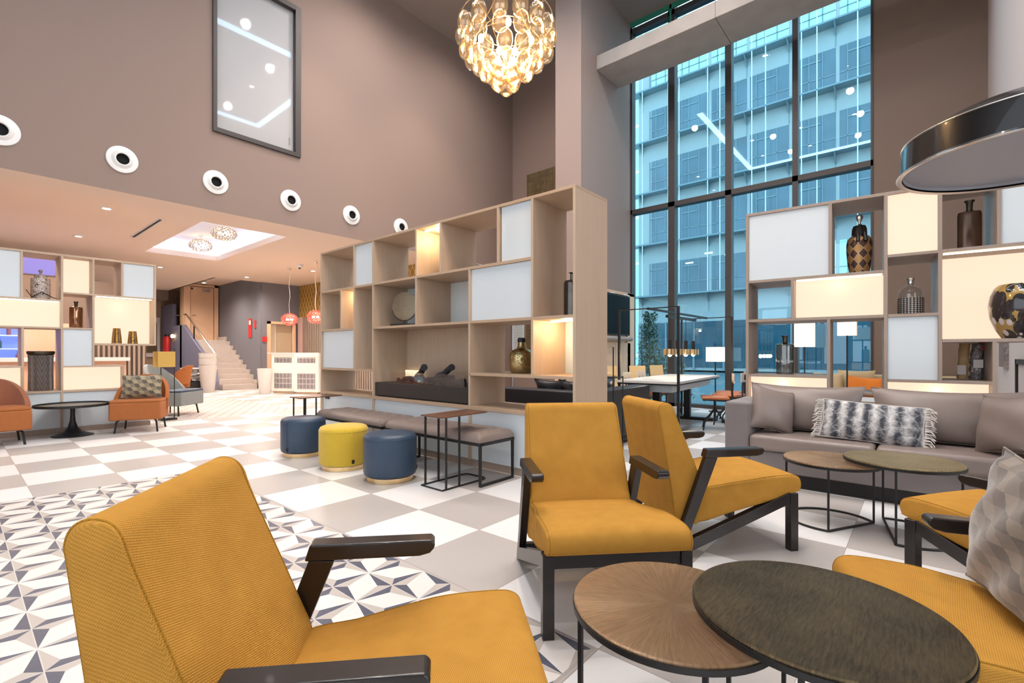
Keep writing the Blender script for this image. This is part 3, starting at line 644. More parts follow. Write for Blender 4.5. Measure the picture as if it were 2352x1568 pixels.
# right shelf (slightly turned)
rs = Shelf('shelving_unit', 'grey oak lit shelving behind the taupe sofa under the black lamp', (5.3193, 1.3297, 0), R(-86), M['grey_oak'], M['grey_oak'])
rs.hz(0, 2.2, 2.512, 2.538, 'top_board'); rs.hz(0.01, 1.09, 1.836, 1.862); rs.hz(1.118, 2.2, 1.965, 1.99); rs.hz(.01, 1.09, 1.443, 1.47); rs.hz(1.118, 1.444, 1.443, 1.47)
rs.hz(1.47, 2.2, 1.22, 1.247); rs.hz(.01, .677, .897, .92); rs.hz(1.118, 1.763, .88, .905); rs.hz(.703, 1.09, .755, .776); rs.hz(.01, 1.78, .07, .1)
for u, z0, z1 in ((.01, 0, 2.512), (.703, 1.862, 2.512), (.69, 0.1, 1.443), (.403, 1.47, 1.836), (1.104, 0, 2.512), (1.456, 1.99, 2.512), (1.456, .905, 1.965), (1.80, 1.99, 2.512), (1.775, 0, 1.22)):
    rs.v(u, z0, z1)
for a, b, z0, z1 in ((.024, .689, 1.863, 2.511), (1.815, 2.2, 1.991, 2.511), (1.118, 1.442, .906, 1.442)): rs.panel(a, b, z0, z1, M['white'], .018)
for a, b, z0, z1, v in ((1.118, 1.442, 1.991, 2.511, .03), (.417, 1.09, 1.471, 1.835, .16), (1.47, 2.2, 1.248, 1.964, .40), (.024, .676, .1, .896, .13), (1.118, 1.76, .1, .879, .13)):
    rs.panel(a, b, z0, z1, M['lit'], v, 'emissive_panel')
MB().box(.01, 1.78, .03, DP, 0, .07).build('plinth', M['grey_oak'], rs.o)
rs.led(.43, 1.08, 1.836, .05); rs.led(1.48, 2.18, 1.965, .06)
cell_light(rs.o, .3, .06, .83, 1.6); cell_light(rs.o, 1.45, .06, .80, 1.6); cell_light(rs.o, .75, .06, 1.78, 1.0)
# left shelf
ls = Shelf('shelving_unit', 'lit oak shelving wall at the left with carved vase and gold cups', (0, 9.17, 0), 0, M['oak'], M['oak'])
ls.hz(-.7, 2.17, 2.512, 2.538, 'top_board'); ls.hz(-.7, 1.037, 1.865, 1.89); ls.hz(1.063, 2.14, 1.982, 2.005); ls.hz(-.7, 1.037, 1.477, 1.50); ls.hz(1.063, 1.382, 1.477, 1.5)
ls.hz(1.408, 2.168, 1.252, 1.28); ls.hz(-.7, .637, .935, .96); ls.hz(1.063, 1.76, .928, .95); ls.hz(-.7, 2.09, .575, .602)
for u, z0, z1 in ((.642, 1.89, 2.512), (.65, .602, 1.477), (1.05, .602, 2.512), (1.395, .95, 1.982), (1.395, 2.005, 2.512), (1.735, 2.005, 2.512), (2.155, 1.28, 2.512), (1.747, .602, .928), (1.05, .07, .575), (-.7, 0, 2.512)):
    ls.v(u, z0, z1)
for a, b, z0, z1 in ((-.68, .628, 1.891, 2.511), (1.75, 2.14, 2.006, 2.511), (1.064, 1.381, .951, 1.476), (-.68, 1.036, .072, .574), (1.064, 2.08, .072, .574)): ls.panel(a, b, z0, z1, M['white'], .018)
for a, b, z0, z1, v in ((1.064, 1.381, 2.006, 2.511, .25), (-.68, 1.036, 1.501, 1.864, .12), (1.409, 2.141, 1.281, 1.981, .28), (-.68, .636, .603, .934, .12), (1.064, 1.733, .603, .927, .12)):
    ls.panel(a, b, z0, z1, M['lit'], v, 'emissive_panel')
MB().box(-.7, 2.09, -.01, DP, 0, .07).build('plinth', M['grey_oak'], ls.o)
ls.led(-.6, 1.02, 1.865, .03); ls.led(1.43, 2.12, 1.982, .05)
cell_light(ls.o, 1.75, .12, 1.85, 1.2); cell_light(ls.o, .2, .06, 1.78, .8)

def shelf_pt(s, u, v):
    m = Matrix.Rotation(s.o.rotation_euler.z, 3, 'Z'); p = m @ Vector((u, v, 0)); return (s.o.location.x + p.x, s.o.location.y + p.y)
def at(s, u, v, z): x, y = shelf_pt(s, u, v); return (x, y, z)
def lathe_thing(name, label, cat, loc, profs, group=None, sx=1, sy=1, rz=0):
    """profs: list of (part name, profile, material); a single one makes one mesh"""
    t = thing(name, label, cat, loc, rz, group)
    for nme, pf, m in profs: MB().lathe(pf, n=36, sx=sx, sy=sy).build(nme, m, t, smooth=True)
    return t
def solid(pts, th=.004):       # closed shell profile: outer going up, inner going down
    return pts + [(max(r - th, 0.0), z) for r, z in reversed(pts)]
# things on the central shelf
lathe_thing('mosaic_vase', 'slim gold and mirror mosaic vase in the warm lit cell of the divider', 'vase', (3.69, 4.05, 1.997), [('body', solid([(.0, 0), (.058, 0), (.05, .09), (.046, .18), (.05, .27), (.052, .30)]), M['mosaic'])], sx=1)
dsk = thing('disc_sculpture', 'round ringed bronze disc sculpture held on a black stand', 'sculpture', (3.63, 4.70, 1.456), R(20))
MB().box(-.05, .05, -.17, .17, 0, .03).build('base', M['black'], dsk, bevel=.003)
MB().lathe([(0, -.014), (.15, -.012), (.172, -.004), (.172, .004), (.15, .012), (0, .014)], n=48).mat4(Matrix.Translation((0, 0, .245)) @ Matrix.Rotation(R(90), 4, 'Y')).build('disc', M['rings'], dsk, smooth=True)
MB().tube([(0, 0, .03), (0, 0, .07)], .005, 6).tube([(0, .178 * math.sin(a), .245 - .178 * math.cos(a)) for a in [R(-75 + 10 * i) for i in range(16)]], .004, 6).build('stand', M['black'], dsk)
sb = lathe_thing('smoked_bottle', 'tall dark mirrored bottle in the highest right cell of the divider', 'bottle', (3.76, 2.40, 1.457), [('body', solid([(0, 0), (.075, 0), (.078, .02), (.078, .31), (.07, .335), (.02, .345), (.018, .40), (.035, .41)], .003), plain('dark_mirror', (.10, .09, .085), .12, .9, var=.4, vs=20))])
gb = thing('gold_demijohn', 'hammered gold bottle embossed with a crest and PARIS', 'bottle', (3.70, 2.945, .936))
MB().lathe([(0, 0), (.10, 0), (.114, .02), (.122, .09), (.124, .16), (.117, .20), (.09, .225), (.05, .24), (.042, .255), (.034, .30)], n=40).build('body', M['goldbottle'], gb, smooth=True)
MB().lathe([(.034, .30), (.040, .302), (.042, .33), (.036, .333), (.036, .345), (.0, .345)], n=24).build('stopper', M['black'], gb, smooth=True)
def text(txt, size, m, parent, loc, rot, name, ext=.001, curve_r=None):
    cu = bpy.data.curves.new(name, 'FONT'); cu.body = txt; cu.size = size; cu.extrude = ext; cu.align_x = 'CENTER'
    o = bpy.data.objects.new('tmp', cu); C.objects.link(o); dg = bpy.context.evaluated_depsgraph_get(); me = bpy.data.meshes.new_from_object(o.evaluated_get(dg))
    bpy.data.objects.remove(o)
    if curve_r:
        for v in me.vertices:
            a = v.co.x / curve_r; z = v.co.z; v.co.x = math.sin(a) * (curve_r + z); v.co.z = math.cos(a) * (curve_r + z)
    me.materials.clear(); me.materials.append(m); q = bpy.data.objects.new(name, me); C.objects.link(q); q.parent = parent; q.location = loc; q.rotation_euler = rot; return q
emb = plain('embossing', (.20, .155, .07), .35, .8)
gang = math.atan2(2.945, 3.70) - math.pi      # faces the lounge
text('PARIS', .034, emb, gb, (0, 0, .035), (R(90), 0, gang + R(90)), 'lettering', .001, .1195)
cre = MB()
for k, (z, hw) in enumerate(((.085, .006), (.10, .026), (.125, .036), (.15, .036), (.165, .02), (.175, .036), (.19, .03))):
    for sgn in (-1, 1):
        a = sgn * hw / .122; cre.ball((math.sin(a) * .1225, -math.cos(a) * .1225, z), .006, n=6, m=4)
cre.ball((0, -.1235, .135), .012, .004, .02, 8, 5)
c_ = cre.build('crest', emb, gb, smooth=True); c_.rotation_euler = (0, 0, gang + R(90))
lathe_thing('ceramic_column_vase', 'tall mottled purple vase half hidden in the narrow divider cell', 'vase', (3.72, 5.17, .932), [('body', solid([(0, 0), (.06, 0), (.07, .05), (.075, .25), (.07, .45), (.06, .54), (.045, .57)]), M['purple'])])
# fireplace
fp = thing('electric_fireplace', 'black electric fireplace tray with charred logs in the divider niche', 'fireplace', (3.45, 4.24, .606))
MB().box(.0, .40, -.80, .81, 0.015, .17).build('tray', plain('fire_tray', (.030, .024, .021), .6), fp, bevel=.004)
MB().box(.03, .38, -.78, .79, 0, .015).build('foot', M['black'], fp)
random.seed(11)
lgm = plain('charred_log', (.028, .026, .034), .8, var=.6, vs=30, bmp=.9, bs=60, bd=.01)
for k, (p, q, r) in enumerate((((.22, .52, .20), (.16, .10, .24), .034), ((.28, .35, .22), (.12, .02, .36), .038), ((.15, .10, .20), (.26, -.32, .25), .032), ((.26, -.02, .23), (.14, -.42, .37), .038), ((.2, -.30, .2), (.2, -.55, .22), .03))):
    P0 = Vector(p); P1 = Vector(q); MB().tube([P0.lerp(P1, t) + Vector((0, 0, .008 * math.sin(t * 9))) for t in [i / 6 for i in range(7)]], [r * random.uniform(.85, 1.15) for _ in range(7)], 9).build('log', lgm, fp, smooth=True)
eb = MB()
for k in range(90): eb.ball((random.uniform(.10, .30), random.uniform(-.62, .55), .175 + random.random() * .03), random.uniform(.012, .03), n=6, m=4)
tag(eb.build('ember_bed', lgm, fp, smooth=False), kind='stuff')
MB().box(.045, .049, -.70, .55, .17, .30).build('glass_screen', M['clear'], fp)
MB().box(.44, .45, .48, .78, .17, .31).build('glow_card', emit('glow', (1, .82, .55), .9), fp)  # added emissive card imitating a bright cream patch, not a fireplace part
# right shelf objects
lathe_thing('harlequin_urn', 'bronze diamond patterned urn with ball finial on the lit shelving', 'urn', at(rs, .917, .25, 1.863), [
    ('body', [(0, 0), (.072, 0), (.078, .02), (.092, .12), (.10, .22), (.10, .29), (.092, .335), (.072, .36), (.056, .37)], M['harlequin']),
    ('neck', [(.060, .365), (.058, .43), (.048, .46), (.02, .47)], M['blackwood']), ('finial', [(.012, .46), (.012, .50), (.022, .515), (.03, .54), (.022, .565), (0, .575)], M['chrome'])])
ur = bpy.data.objects['harlequin_urn']
tl = MB()
for s_ in (-1, 1):
    a0 = math.atan2(-.25, -.95) + s_ * .28; px_, py_ = math.cos(a0), math.sin(a0)
    tl.tube([(px_ * .02, py_ * .02, .475), (px_ * .066, py_ * .066, .44), (px_ * .072, py_ * .072, .38)], .004, 6).tube([(px_ * .085, py_ * .085, .385), (px_ * .108, py_ * .108, .30)], [.012, .018], 8)
tl.build('tassel', M['black'], ur)
rb = thing('bronze_bottle', 'wide flattened dark bronze glass bottle beneath the black lamp rim', 'bottle', at(rs, 1.658, .22, 1.991), R(-86))
MB().lathe([(0, 0), (.074, 0), (.076, .01), (.076, .30), (.070, .325), (.03, .335), (.022, .34)], n=36, sx=1, sy=.62).build('body', plain('bronze_glass', (.12, .07, .045), .18, .5, var=.6, vs=6), rb, smooth=True)
MB().lathe([(.020, .335), (.022, .40), (.034, .415), (.034, .422), (.02, .422)], n=24).build('neck', M['bronze'], rb, smooth=True)
jg = thing('glass_demijohn', 'clear glass jug with a woven dark mesh lower half', 'bottle', at(rs, 1.282, .22, 1.471))
MB().lathe([(.0, .005), (.084, .005), (.086, .18), (.075, .225), (.045, .25), (.022, .262), (.02, .30)], n=36).build('glass_body', M['clear'], jg, smooth=True)
MB().lathe([(0, 0), (.089, 0), (.091, .01), (.091, .145), (.087, .15)], n=36).build('mesh_sleeve', M['mesh'], jg, smooth=True)
MB().lathe([(.02, .27), (.024, .275), (.020, .30), (.03, .318), (.03, .324), (.018, .324)], n=24).build('neck', M['chrome'], jg, smooth=True)
lathe_thing('shell_vase', 'large rounded vase with black and pearl shell inlay at the right edge', 'vase', at(rs, 1.96, .17, 1.249), [('body', solid([(0, 0), (.12, 0), (.155, .06), (.19, .16), (.20, .26), (.19, .34), (.165, .405), (.14, .43)], .006), M['shell'])])
gt = thing('grey_glass_bottle', 'smoky grey glass bottle reading St. Denis on the lit shelving', 'bottle', at(rs, .317, .22, .921), 0)
MB().lathe([(0, 0), (.078, 0), (.080, .01), (.080, .285), (.074, .30), (.03, .312), (.022, .32)], n=36).build('glass_body', M['smoke'], gt, smooth=True)
MB().lathe([(.022, .30), (.024, .37), (.034, .378), (.034, .386), (.02, .386)], n=24).build('neck', M['bronze'], gt, smooth=True)
ga = math.atan2(at(rs, .317, .22, 0)[1], at(rs, .317, .22, 0)[0]) - math.pi
text('de St. Denis', .034, M['label'], gt, (0, 0, .12), (R(90), 0, ga + R(90)), 'lettering', .0006, .0812)
pr = thing('paper_parcel', 'tall brown paper wrapped parcel with a white label behind the shelving', 'parcel', at(rs, 1.63, .37, .906), R(-86))
def rough_tube(hgt, r, sx_, lean, seed, n=18, rings=14, amp=.1):
    random.seed(seed); m = MB(); vs = []; fs = []
    for i in range(rings):
        z = hgt * i / (rings - 1)
        for k in range(n):
            a = 2 * math.pi * k / n; q = r * (1 + random.uniform(-amp, amp)); vs.append((q * sx_ * math.cos(a) + lean * z, q * math.sin(a), z))
    for i in range(rings - 1):
        for k in range(n): fs.append((i * n + k, i * n + (k + 1) % n, (i + 1) * n + (k + 1) % n, (i + 1) * n + k))
    fs.append(tuple(range(n))); fs.append(tuple((rings - 1) * n + k for k in range(n))); return m.add(vs, fs)
rough_tube(.31, .035, 1, .06, 3).build('wrapping', M['paper'], pr, smooth=True); MB().box(-.035, .02, -.045, -.038, .04, .12).build('label_sticker', M['label'], pr)
pw = thing('plastic_bundle', 'silvery plastic wrapped bundle with a white label beside the paper parcel', 'parcel', at(rs, 1.715, .37, .906), R(-86))
rough_tube(.31, .042, 1, .05, 5, amp=.16).build('wrapping', M['plastic'], pw, smooth=True); MB().box(-.02, .04, -.055, -.047, .10, .17).build('label_sticker', M['label'], pw); MB().ball((.03, -.02, .28), .03, .02, .04).build('red_ribbon', M['cushion_red'], pw)
# left shelf objects
lathe_thing('scribbled_canister', 'white ceramic canister covered in dark scribbles in a top cell', 'vase', at(ls, .85, .25, 1.891), [('body', [(0, 0), (.10, 0), (.105, .01), (.105, .29), (.10, .30), (.065, .302)], M['scribble']), ('lid', [(.068, .302), (.07, .34), (.03, .35), (.012, .36), (.014, .385), (.024, .40), (.02, .42), (0, .43)], M['scribble'])])

tw = thing('twig', 'dark dried branch lying across the cell of the scribbled canister', 'branch', at(ls, .85, .12, 1.892)); MB().tube([(-.16, 0, .12), (-.10, .0, .02), (0, 0, .10), (.12, .02, .03), (.19, .03, .01)], [.006, .008, .007, .006, .003], 6).build('stem', M['blackwood'], tw)
cb = thing('copper_bottle', 'copper coloured mirrored bottle with short neck on the left shelving', 'bottle', at(ls, 1.232, .25, 1.501))
MB().lathe([(0, 0), (.072, 0), (.078, .01), (.078, .29), (.072, .31), (.02, .325)], n=36).build('body', plain('copper_mirror', (.50, .27, .17), .1, 1.0, var=.5, vs=12), cb, smooth=True)
MB().lathe([(.02, .32), (.022, .38), (.03, .39), (.03, .395), (.018, .395)], n=24).build('neck', M['bronze'], cb, smooth=True)
lathe_thing('gold_cup', 'taller of the two gold mosaic cups in the lit cell', 'cup', at(ls, 1.70, .18, 1.281), [('body', solid([(0, 0), (.066, 0), (.06, .10), (.05, .2), (.046, .235)]), M['mosaic'])], 'gold mosaic cups')
lathe_thing('gold_cup', 'shorter of the two gold mosaic cups in the lit cell', 'cup', at(ls, 1.90, .18, 1.281), [('body', solid([(0, 0), (.068, 0), (.062, .08), (.052, .17), (.05, .195)]), M['mosaic'])], 'gold mosaic cups')
lathe_thing('carved_jar', 'large dark pewter jar carved with leaves on the left shelving', 'jar', at(ls, .85, .22, .603), [('body', [(0, 0), (.128, 0), (.135, .02), (.132, .25), (.134, .47), (.14, .485), (.132, .50)], M['carved']), ('rim', [(.132, .495), (.14, .51), (.15, .53), (.148, .555), (.135, .56), (.12, .555), (.12, .5)], M['bronze'])])

# ================================================================== LOUNGE ARMCHAIRS
def make_armchair(label):
    t = thing('lounge_armchair', label, 'armchair', (0, 0, 0), 0, 'mustard armchairs with black wooden arms')
    for s in (-1, 1):
        MB().box(s * .285 - .0235, s * .285 + .0235, .337, .385, 0, .33).build('leg', M['blackwood'], t, bevel=.003)
        MB().prism([(.337, .335), (.337, .272), (-.375, 0.0), (-.395, 0.0), (-.372, .068)], s * .285 - .02, s * .285 + .02, 'x').build('side_rail', M['blackwood'], t, bevel=.003)
        MB().prism([(-.372, .066), (-.30, .094), (-.115, .55), (-.185, .552)], s * .285 - .019, s * .285 + .019, 'x').build('arm_post', M['blackwood'], t, bevel=.003)
        MB().prism([(-.195, .553), (.12, .553), (.15, .560), (.163, .574), (.164, .588), (.155, .598), (-.180, .598)], s * .288 - .029, s * .288 + .029, 'x').build('armrest', M['blackwood'], t, bevel=.006, seg=3)
    MB().box(-.262, .262, .345, .375, .275, .335).build('front_rail', M['blackwood'], t, bevel=.002)
    MB().box(-.262, .262, -.365, -.33, .03, .10).build('rear_rail', M['blackwood'], t, bevel=.002)
    def crom(P, n=4):
        out = []; N = len(P)
        for i in range(N):
            p0, p1, p2, p3 = P[i - 1], P[i], P[(i + 1) % N], P[(i + 2) % N]
            for k in range(n):
                q = k / n; out.append(tuple(.5 * (2 * b + (c - a_) * q + (2 * a_ - 5 * b + 4 * c - d) * q * q + (-a_ + 3 * b - 3 * c + d) * q ** 3) for a_, b, c, d in zip(p0, p1, p2, p3)))
        return out
    def loft(prof, hw, fn, name, r=.02):
        n = len(prof); xs = [-hw + r * (1 - math.cos(math.pi / 2 * i / 4)) for i in range(5)]; xs += [-hw + r + (2 * hw - 2 * r) * i / 12 for i in range(1, 12)] + [-q for q in reversed(xs)]
        vs = []; fs = []
        for x in xs:
            e = min(1, (hw - abs(x)) / r); k = math.sqrt(max(0, 1 - (1 - e) ** 2))
            vs += [fn(x, y, z, k) for y, z in prof]
        for i in range(len(xs) - 1):
            for k in range(n): fs.append((i * n + k, i * n + (k + 1) % n, (i + 1) * n + (k + 1) % n, (i + 1) * n + k))
        fs += [tuple(range(n)), tuple((len(xs) - 1) * n + k for k in range(n))]
        return MB().add(vs, fs).build(name, M['mustard'], t, smooth=True)
    seat = [(-.20, .178), (.10, .257), (.385, .336), (.408, .345), (.418, .375), (.412, .405), (.392, .424), (.35, .432), (.22, .428), (.10, .412), (-.05, .388), (-.19, .362), (-.215, .27)]
    def fseat(x, y, z, k):
        w_ = 1.0 if y > .15 else .90 + .10 * max(0, (y + .05) / .2) if y > -.05 else .90
        return (x * w_, .1 + (y - .1) * (.972 + .028 * k), .33 + (z - .33) * (.86 + .14 * k) + (.007 * (1 - (x / .297) ** 2) if z > .35 else 0))
    s_c = loft(crom(seat), .297, fseat, 'seat_cushion', .022)
    back = [(-.20, .185), (-.168, .345), (-.205, .46), (-.27, .62), (-.335, .775), (-.352, .822), (-.370, .845), (-.40, .853), (-.427, .843), (-.440, .815), (-.434, .77), (-.39, .50), (-.345, .20), (-.33, .178), (-.25, .172)]
    def fback(x, y, z, k):
        return (x * (1.0 - .05 * max(0, (z - .35)) / .5), -.31 + (y + .31) * (.88 + .12 * k), .5 + (z - .5) * (.975 + .025 * k))
    bp = crom(back); b = loft(bp, .266, fback, 'backrest', .02)
    for s_ in (-1, 1):
        MB().tube([fback(s_ * .2565, y, z, .88) for y, z in bp[4:48]], .0022, 6).build('piping', M['mustard_in'], b, smooth=True)
        MB().tube([fseat(s_ * .2865, y, z, .88) for y, z in crom(seat)[12:46]], .0022, 6).build('piping', M['mustard_in'], s_c, smooth=True)
    return t
ac = make_armchair('mustard lounge armchair facing the camera behind the copper round table')
ac.location = (2.021, 1.185, 0); ac.rotation_euler = (0, 0, R(137.0))
dup(ac, (3.097, 1.007, 0), R(230.3), 'mustard lounge armchair seen from behind, turned to the taupe sofa')
dup(ac, (.615, .956, 0), R(228.1), 'nearest mustard armchair filling the lower left foreground')
dup(ac, (3.105, -.431, 0), R(-33.1), 'mustard armchair at the right edge with its back to the camera')
dup(ac, (1.896, -.255, 0), R(18.3), 'mustard armchair at the lower right carrying the quilted velvet cushion')

# ================================================================== ROUND TABLES
def round_table(label, loc, z, r, topm, angs, ringa, group):
    t = thing('nesting_table', label, 'side table', loc, 0, group)
    MB().lathe([(0, z - .018), (r - .012, z - .018), (r - .002, z - .014), (r, z - .006), (r - .003, z - .001), (r - .012, z), (0, z)], n=96).build('tabletop', topm, t, smooth=True)
    MB().lathe([(r - .03, z - .028), (r + .002, z - .026), (r + .003, z - .010), (r - .03, z - .012)], n=64).build('rim', M['black'], t, smooth=True)
    rr = r * .93
    for a in angs:
        a = R(a); MB().bar((rr * math.cos(a), rr * math.sin(a), .006), (rr * math.cos(a), rr * math.sin(a), z - .018), .012).build('leg', M['black'], t)
    a0, a1 = ringa; pts = [(rr * math.cos(R(a0 + (a1 - a0) * i / 40)), rr * math.sin(R(a0 + (a1 - a0) * i / 40)), .007) for i in range(41)]
    MB().tube(pts, .0075, 6).bar(pts[0], pts[-1], .012).build('base_ring', M['black'], t, smooth=False)
round_table('lower round table with a radial copper-brass top beside the dark one', (1.354, .532, 0), .42, .276, M['top_brass'], (125, 218, 341), (-19, 218), 'nesting tables in the foreground')
round_table('higher round table with a dark hammered bronze top in the foreground', (1.487, .203, 0), .465, .298, M['top_dark'], (26, 182, 268), (182, 386), 'nesting tables in the foreground')
round_table('small round table with a pale brass top in front of the taupe sofa', (3.911, .455, 0), .42, .275, M['top_brass'], (100, 184, 300), (-60, 184), 'nesting tables by the sofa')
round_table('round table with an olive bronze top in front of the taupe sofa', (3.937, .089, 0), .465, .297, M['top_olive'], (22, 176, 270), (176, 382), 'nesting tables by the sofa')

# ================================================================== TAUPE SOFA
def pillow_mb(w, h, t, pinch=.12, n=14, seed=0, wr=.0, sharp=2.2):
    random.seed(seed); vs = []; fs = []; N = n + 1
    offs = [(random.uniform(0, 6.28), random.uniform(3, 9), random.uniform(3, 9)) for _ in range(3)]
    for sgn in (1, -1):
        for j in range(N):
            for i in range(N):
                u = -1 + 2 * i / n; v = -1 + 2 * j / n
                k = (1 - abs(u) ** sharp) * (1 - abs(v) ** sharp); k = max(0, k) ** .5
                x = u * w / 2 * (1 - pinch * (1 - v * v) * abs(u) ** 3 * .8); z = v * h / 2 * (1 - pinch * (1 - u * u) * abs(v) ** 3)
                wv = sum(math.sin(a + u * b + v * c) for a, b, c in offs) * wr * k
                vs.append((x, sgn * (t / 2 * k) + wv * sgn, z))
    for s_ in range(2):
        b = s_ * N * N
        for j in range(n):
            for i in range(n):
                q = (b + j * N + i, b + j * N + i + 1, b + (j + 1) * N + i + 1, b + (j + 1) * N + i); fs.append(q if s_ else tuple(reversed(q)))
    m = MB(); m.add(vs, fs); return m
def pillow(name, label, cat, loc, rot, w, h, t, m, group=None, pip=None, **k):
    o = thing(name, label, cat, loc, 0, group); o.rotation_euler = rot
    c = pillow_mb(w, h, t, **k).build('cover', m, o, smooth=True)
    # welt along the edge
    pn = k.get('pinch', .12); pts = []
    for i in range(48):
        a = i / 12.0; s = int(a); f_ = (a - s) * 2 - 1
        u, v = [(f_, -1), (1, f_), (-f_, 1), (-1, -f_)][s]
        pts.append((u * w / 2 * (1 - pn * (1 - v * v) * abs(u) ** 3 * .8), 0, v * h / 2 * (1 - pn * (1 - u * u) * abs(v) ** 3)))
    MB().tube(pts, .004, 6, closed=True).build('welt', pip or m, o, smooth=True)
    return o
sf = thing('sofa', 'long taupe leather sofa standing against the lit shelving', 'sofa', (4.60, 1.33, 0), R(-90))
# local x runs along the sofa (towards the right edge of the photo), y is depth towards the shelf
SL = 2.15
MB().box(.0, .20, .0, .70, .12, .70).build('armrest', M['sofa_grey'], sf, bevel=.025, seg=3)
MB().box(SL - .20, SL, .0, .70, .12, .70).build('armrest', M['sofa_grey'], sf, bevel=.025, seg=3)
MB().box(.20, SL - .20, .54, .70, .12, .70).build('back_frame', M['sofa_grey'], sf, bevel=.025, seg=3)
MB().box(.20, SL - .20, .02, .62, .12, .29).build('seat_base', M['sofa_grey'], sf, bevel=.012)
MB().box(.06, SL - .06, .08, .66, 0, .12).build('plinth', M['black'], sf)
for a, b in ((.203, 1.07), (1.078, SL - .203)):
    MB().box(a, b, -.01, .62, .292, .425).build('seat_cushion', M['taupe_leather'], sf, bevel=.035, seg=4)
MB().box(SL - .42, SL - .37, -.014, -.009, .30, .325).build('brand_tag', M['black'], sf)
pillow('back_cushion', 'left large taupe leather back cushion of the sofa', 'cushion', (5.10, .78, .63), (R(-14), 0, R(-90)), .86, .44, .20, M['taupe_leather'], 'sofa back cushions', seed=4, wr=.004)
pillow('back_cushion', 'right large taupe leather back cushion of the sofa', 'cushion', (5.10, -.13, .63), (R(-14), 0, R(-90)), .90, .44, .20, M['taupe_leather'], 'sofa back cushions', seed=6, wr=.004)
pillow('leather_cushion', 'square taupe leather cushion leaning on the left sofa arm', 'cushion', (4.86, 1.0, .625), (R(-16), R(14), R(-48)), .42, .42, .17, M['taupe_leather'], 'square leather sofa cushions', seed=8, wr=.004, pinch=.16)
pillow('leather_cushion', 'square taupe leather cushion leaning on the right sofa arm', 'cushion', (4.78, -.47, .64), (R(-16), R(-7), R(-138)), .46, .44, .20, M['taupe_leather'], 'square leather sofa cushions', seed=9, wr=.004, pinch=.16)
th = pillow('fringed_cushion', 'long grey and white woven cushion with fringed ends on the sofa', 'cushion', (4.86, .30, .575), (R(-24), R(3), R(-90)), .66, .33, .17, M['ikat'], None, M['fringe'], seed=2, wr=.005, pinch=.05)
random.seed(5); fr_ = MB()
for s in (-1, 1):
    for i in range(46):
        z = -.165 + .33 * i / 45; x = s * .325; l = random.uniform(.05, .085)
        fr_.tube([(x, 0, z), (x + s * l * .5, random.uniform(-.02, .02), z + random.uniform(-.012, .006)), (x + s * l * .8, random.uniform(-.025, .02), z - random.uniform(.01, .045))], [.004, .0045, .003], 4)
tag(fr_.build('fringe', M['fringe'], th), kind='stuff')
pillow('velvet_cushion', 'brown quilted diamond velvet cushion on the lower right armchair', 'cushion', (1.906, -.22, .625), (R(11), R(-3), R(18.3)), .44, .42, .15, M['diamond_velvet'], None, seed=12, wr=.006, pinch=.1)
# ================================================================== BENCHES, POUFS, C TABLES
def make_bench(label):
    t = thing('upholstered_bench', label, 'bench', (0, 0, 0), 0, 'tufted benches along the divider')
    L, W = 1.34, .45            # local x: length, y: width
    for x in (.012, L - .012):
        MB().tube([(x, .012, .36), (x, .012, .012), (x, W - .012, .012), (x, W - .012, .36)], .0155, 4).build('leg_frame', M['black'], t)
    MB().box(0, L, 0, .024, .345, .37).box(0, L, W - .024, W, .345, .37).box(0, .024, 0, W, .345, .37).box(L - .024, L, 0, W, .345, .37).build('top_frame', M['black'], t)
    nx, ny = 56, 20; vs = []; fs = []
    for j in range(ny + 1):
        for i in range(nx + 1):
            u = i / nx; v = j / ny; x = u * L; y = v * W; e = min(u * L, (1 - u) * L, v * W, (1 - v) * W); k = min(1, e / .07); hh = math.sqrt(max(0, 1 - (1 - k) ** 2))
            du = min(abs(x - (.14 + .177 * q)) for q in range(7)); dv = min(abs(y - q) for q in (.13, .32)); d = math.hypot(du, dv); tuft = math.exp(-(d / .028) ** 2)
            z = .372 + .03 + .05 * hh - .028 * tuft - (.006 * math.exp(-(min(du, dv) / .010) ** 2))
            vs.append((x + (.5 - u) * .012 * (1 - k), y, z))
    W1 = nx + 1
    for j in range(ny):
        for i in range(nx): fs.append((j * W1 + i, j * W1 + i + 1, (j + 1) * W1 + i + 1, (j + 1) * W1 + i))
    edge = [i for i in range(W1)] + [j * W1 + nx for j in range(1, ny + 1)] + [ny * W1 + i for i in range(nx - 1, -1, -1)] + [j * W1 for j in range(ny - 1, 0, -1)]
    b = len(vs); vs += [(vs[i][0], vs[i][1], .372) for i in edge]; n = len(edge)
    for q in range(n): fs.append((edge[q], b + q, b + (q + 1) % n, edge[(q + 1) % n]))
    fs.append(tuple(b + q for q in range(n)))
    MB().add(vs, fs).build('cushion', M['taupe_leather'], t, smooth=True)
    return t
bn = make_bench('nearer tufted grey bench beside the small walnut C-shaped table'); bn.location = (3.38, 2.775, 0); bn.rotation_euler = (0, 0, R(90))
dup(bn, (3.38, 4.17, 0), R(90), 'farther tufted grey bench behind the yellow stool')
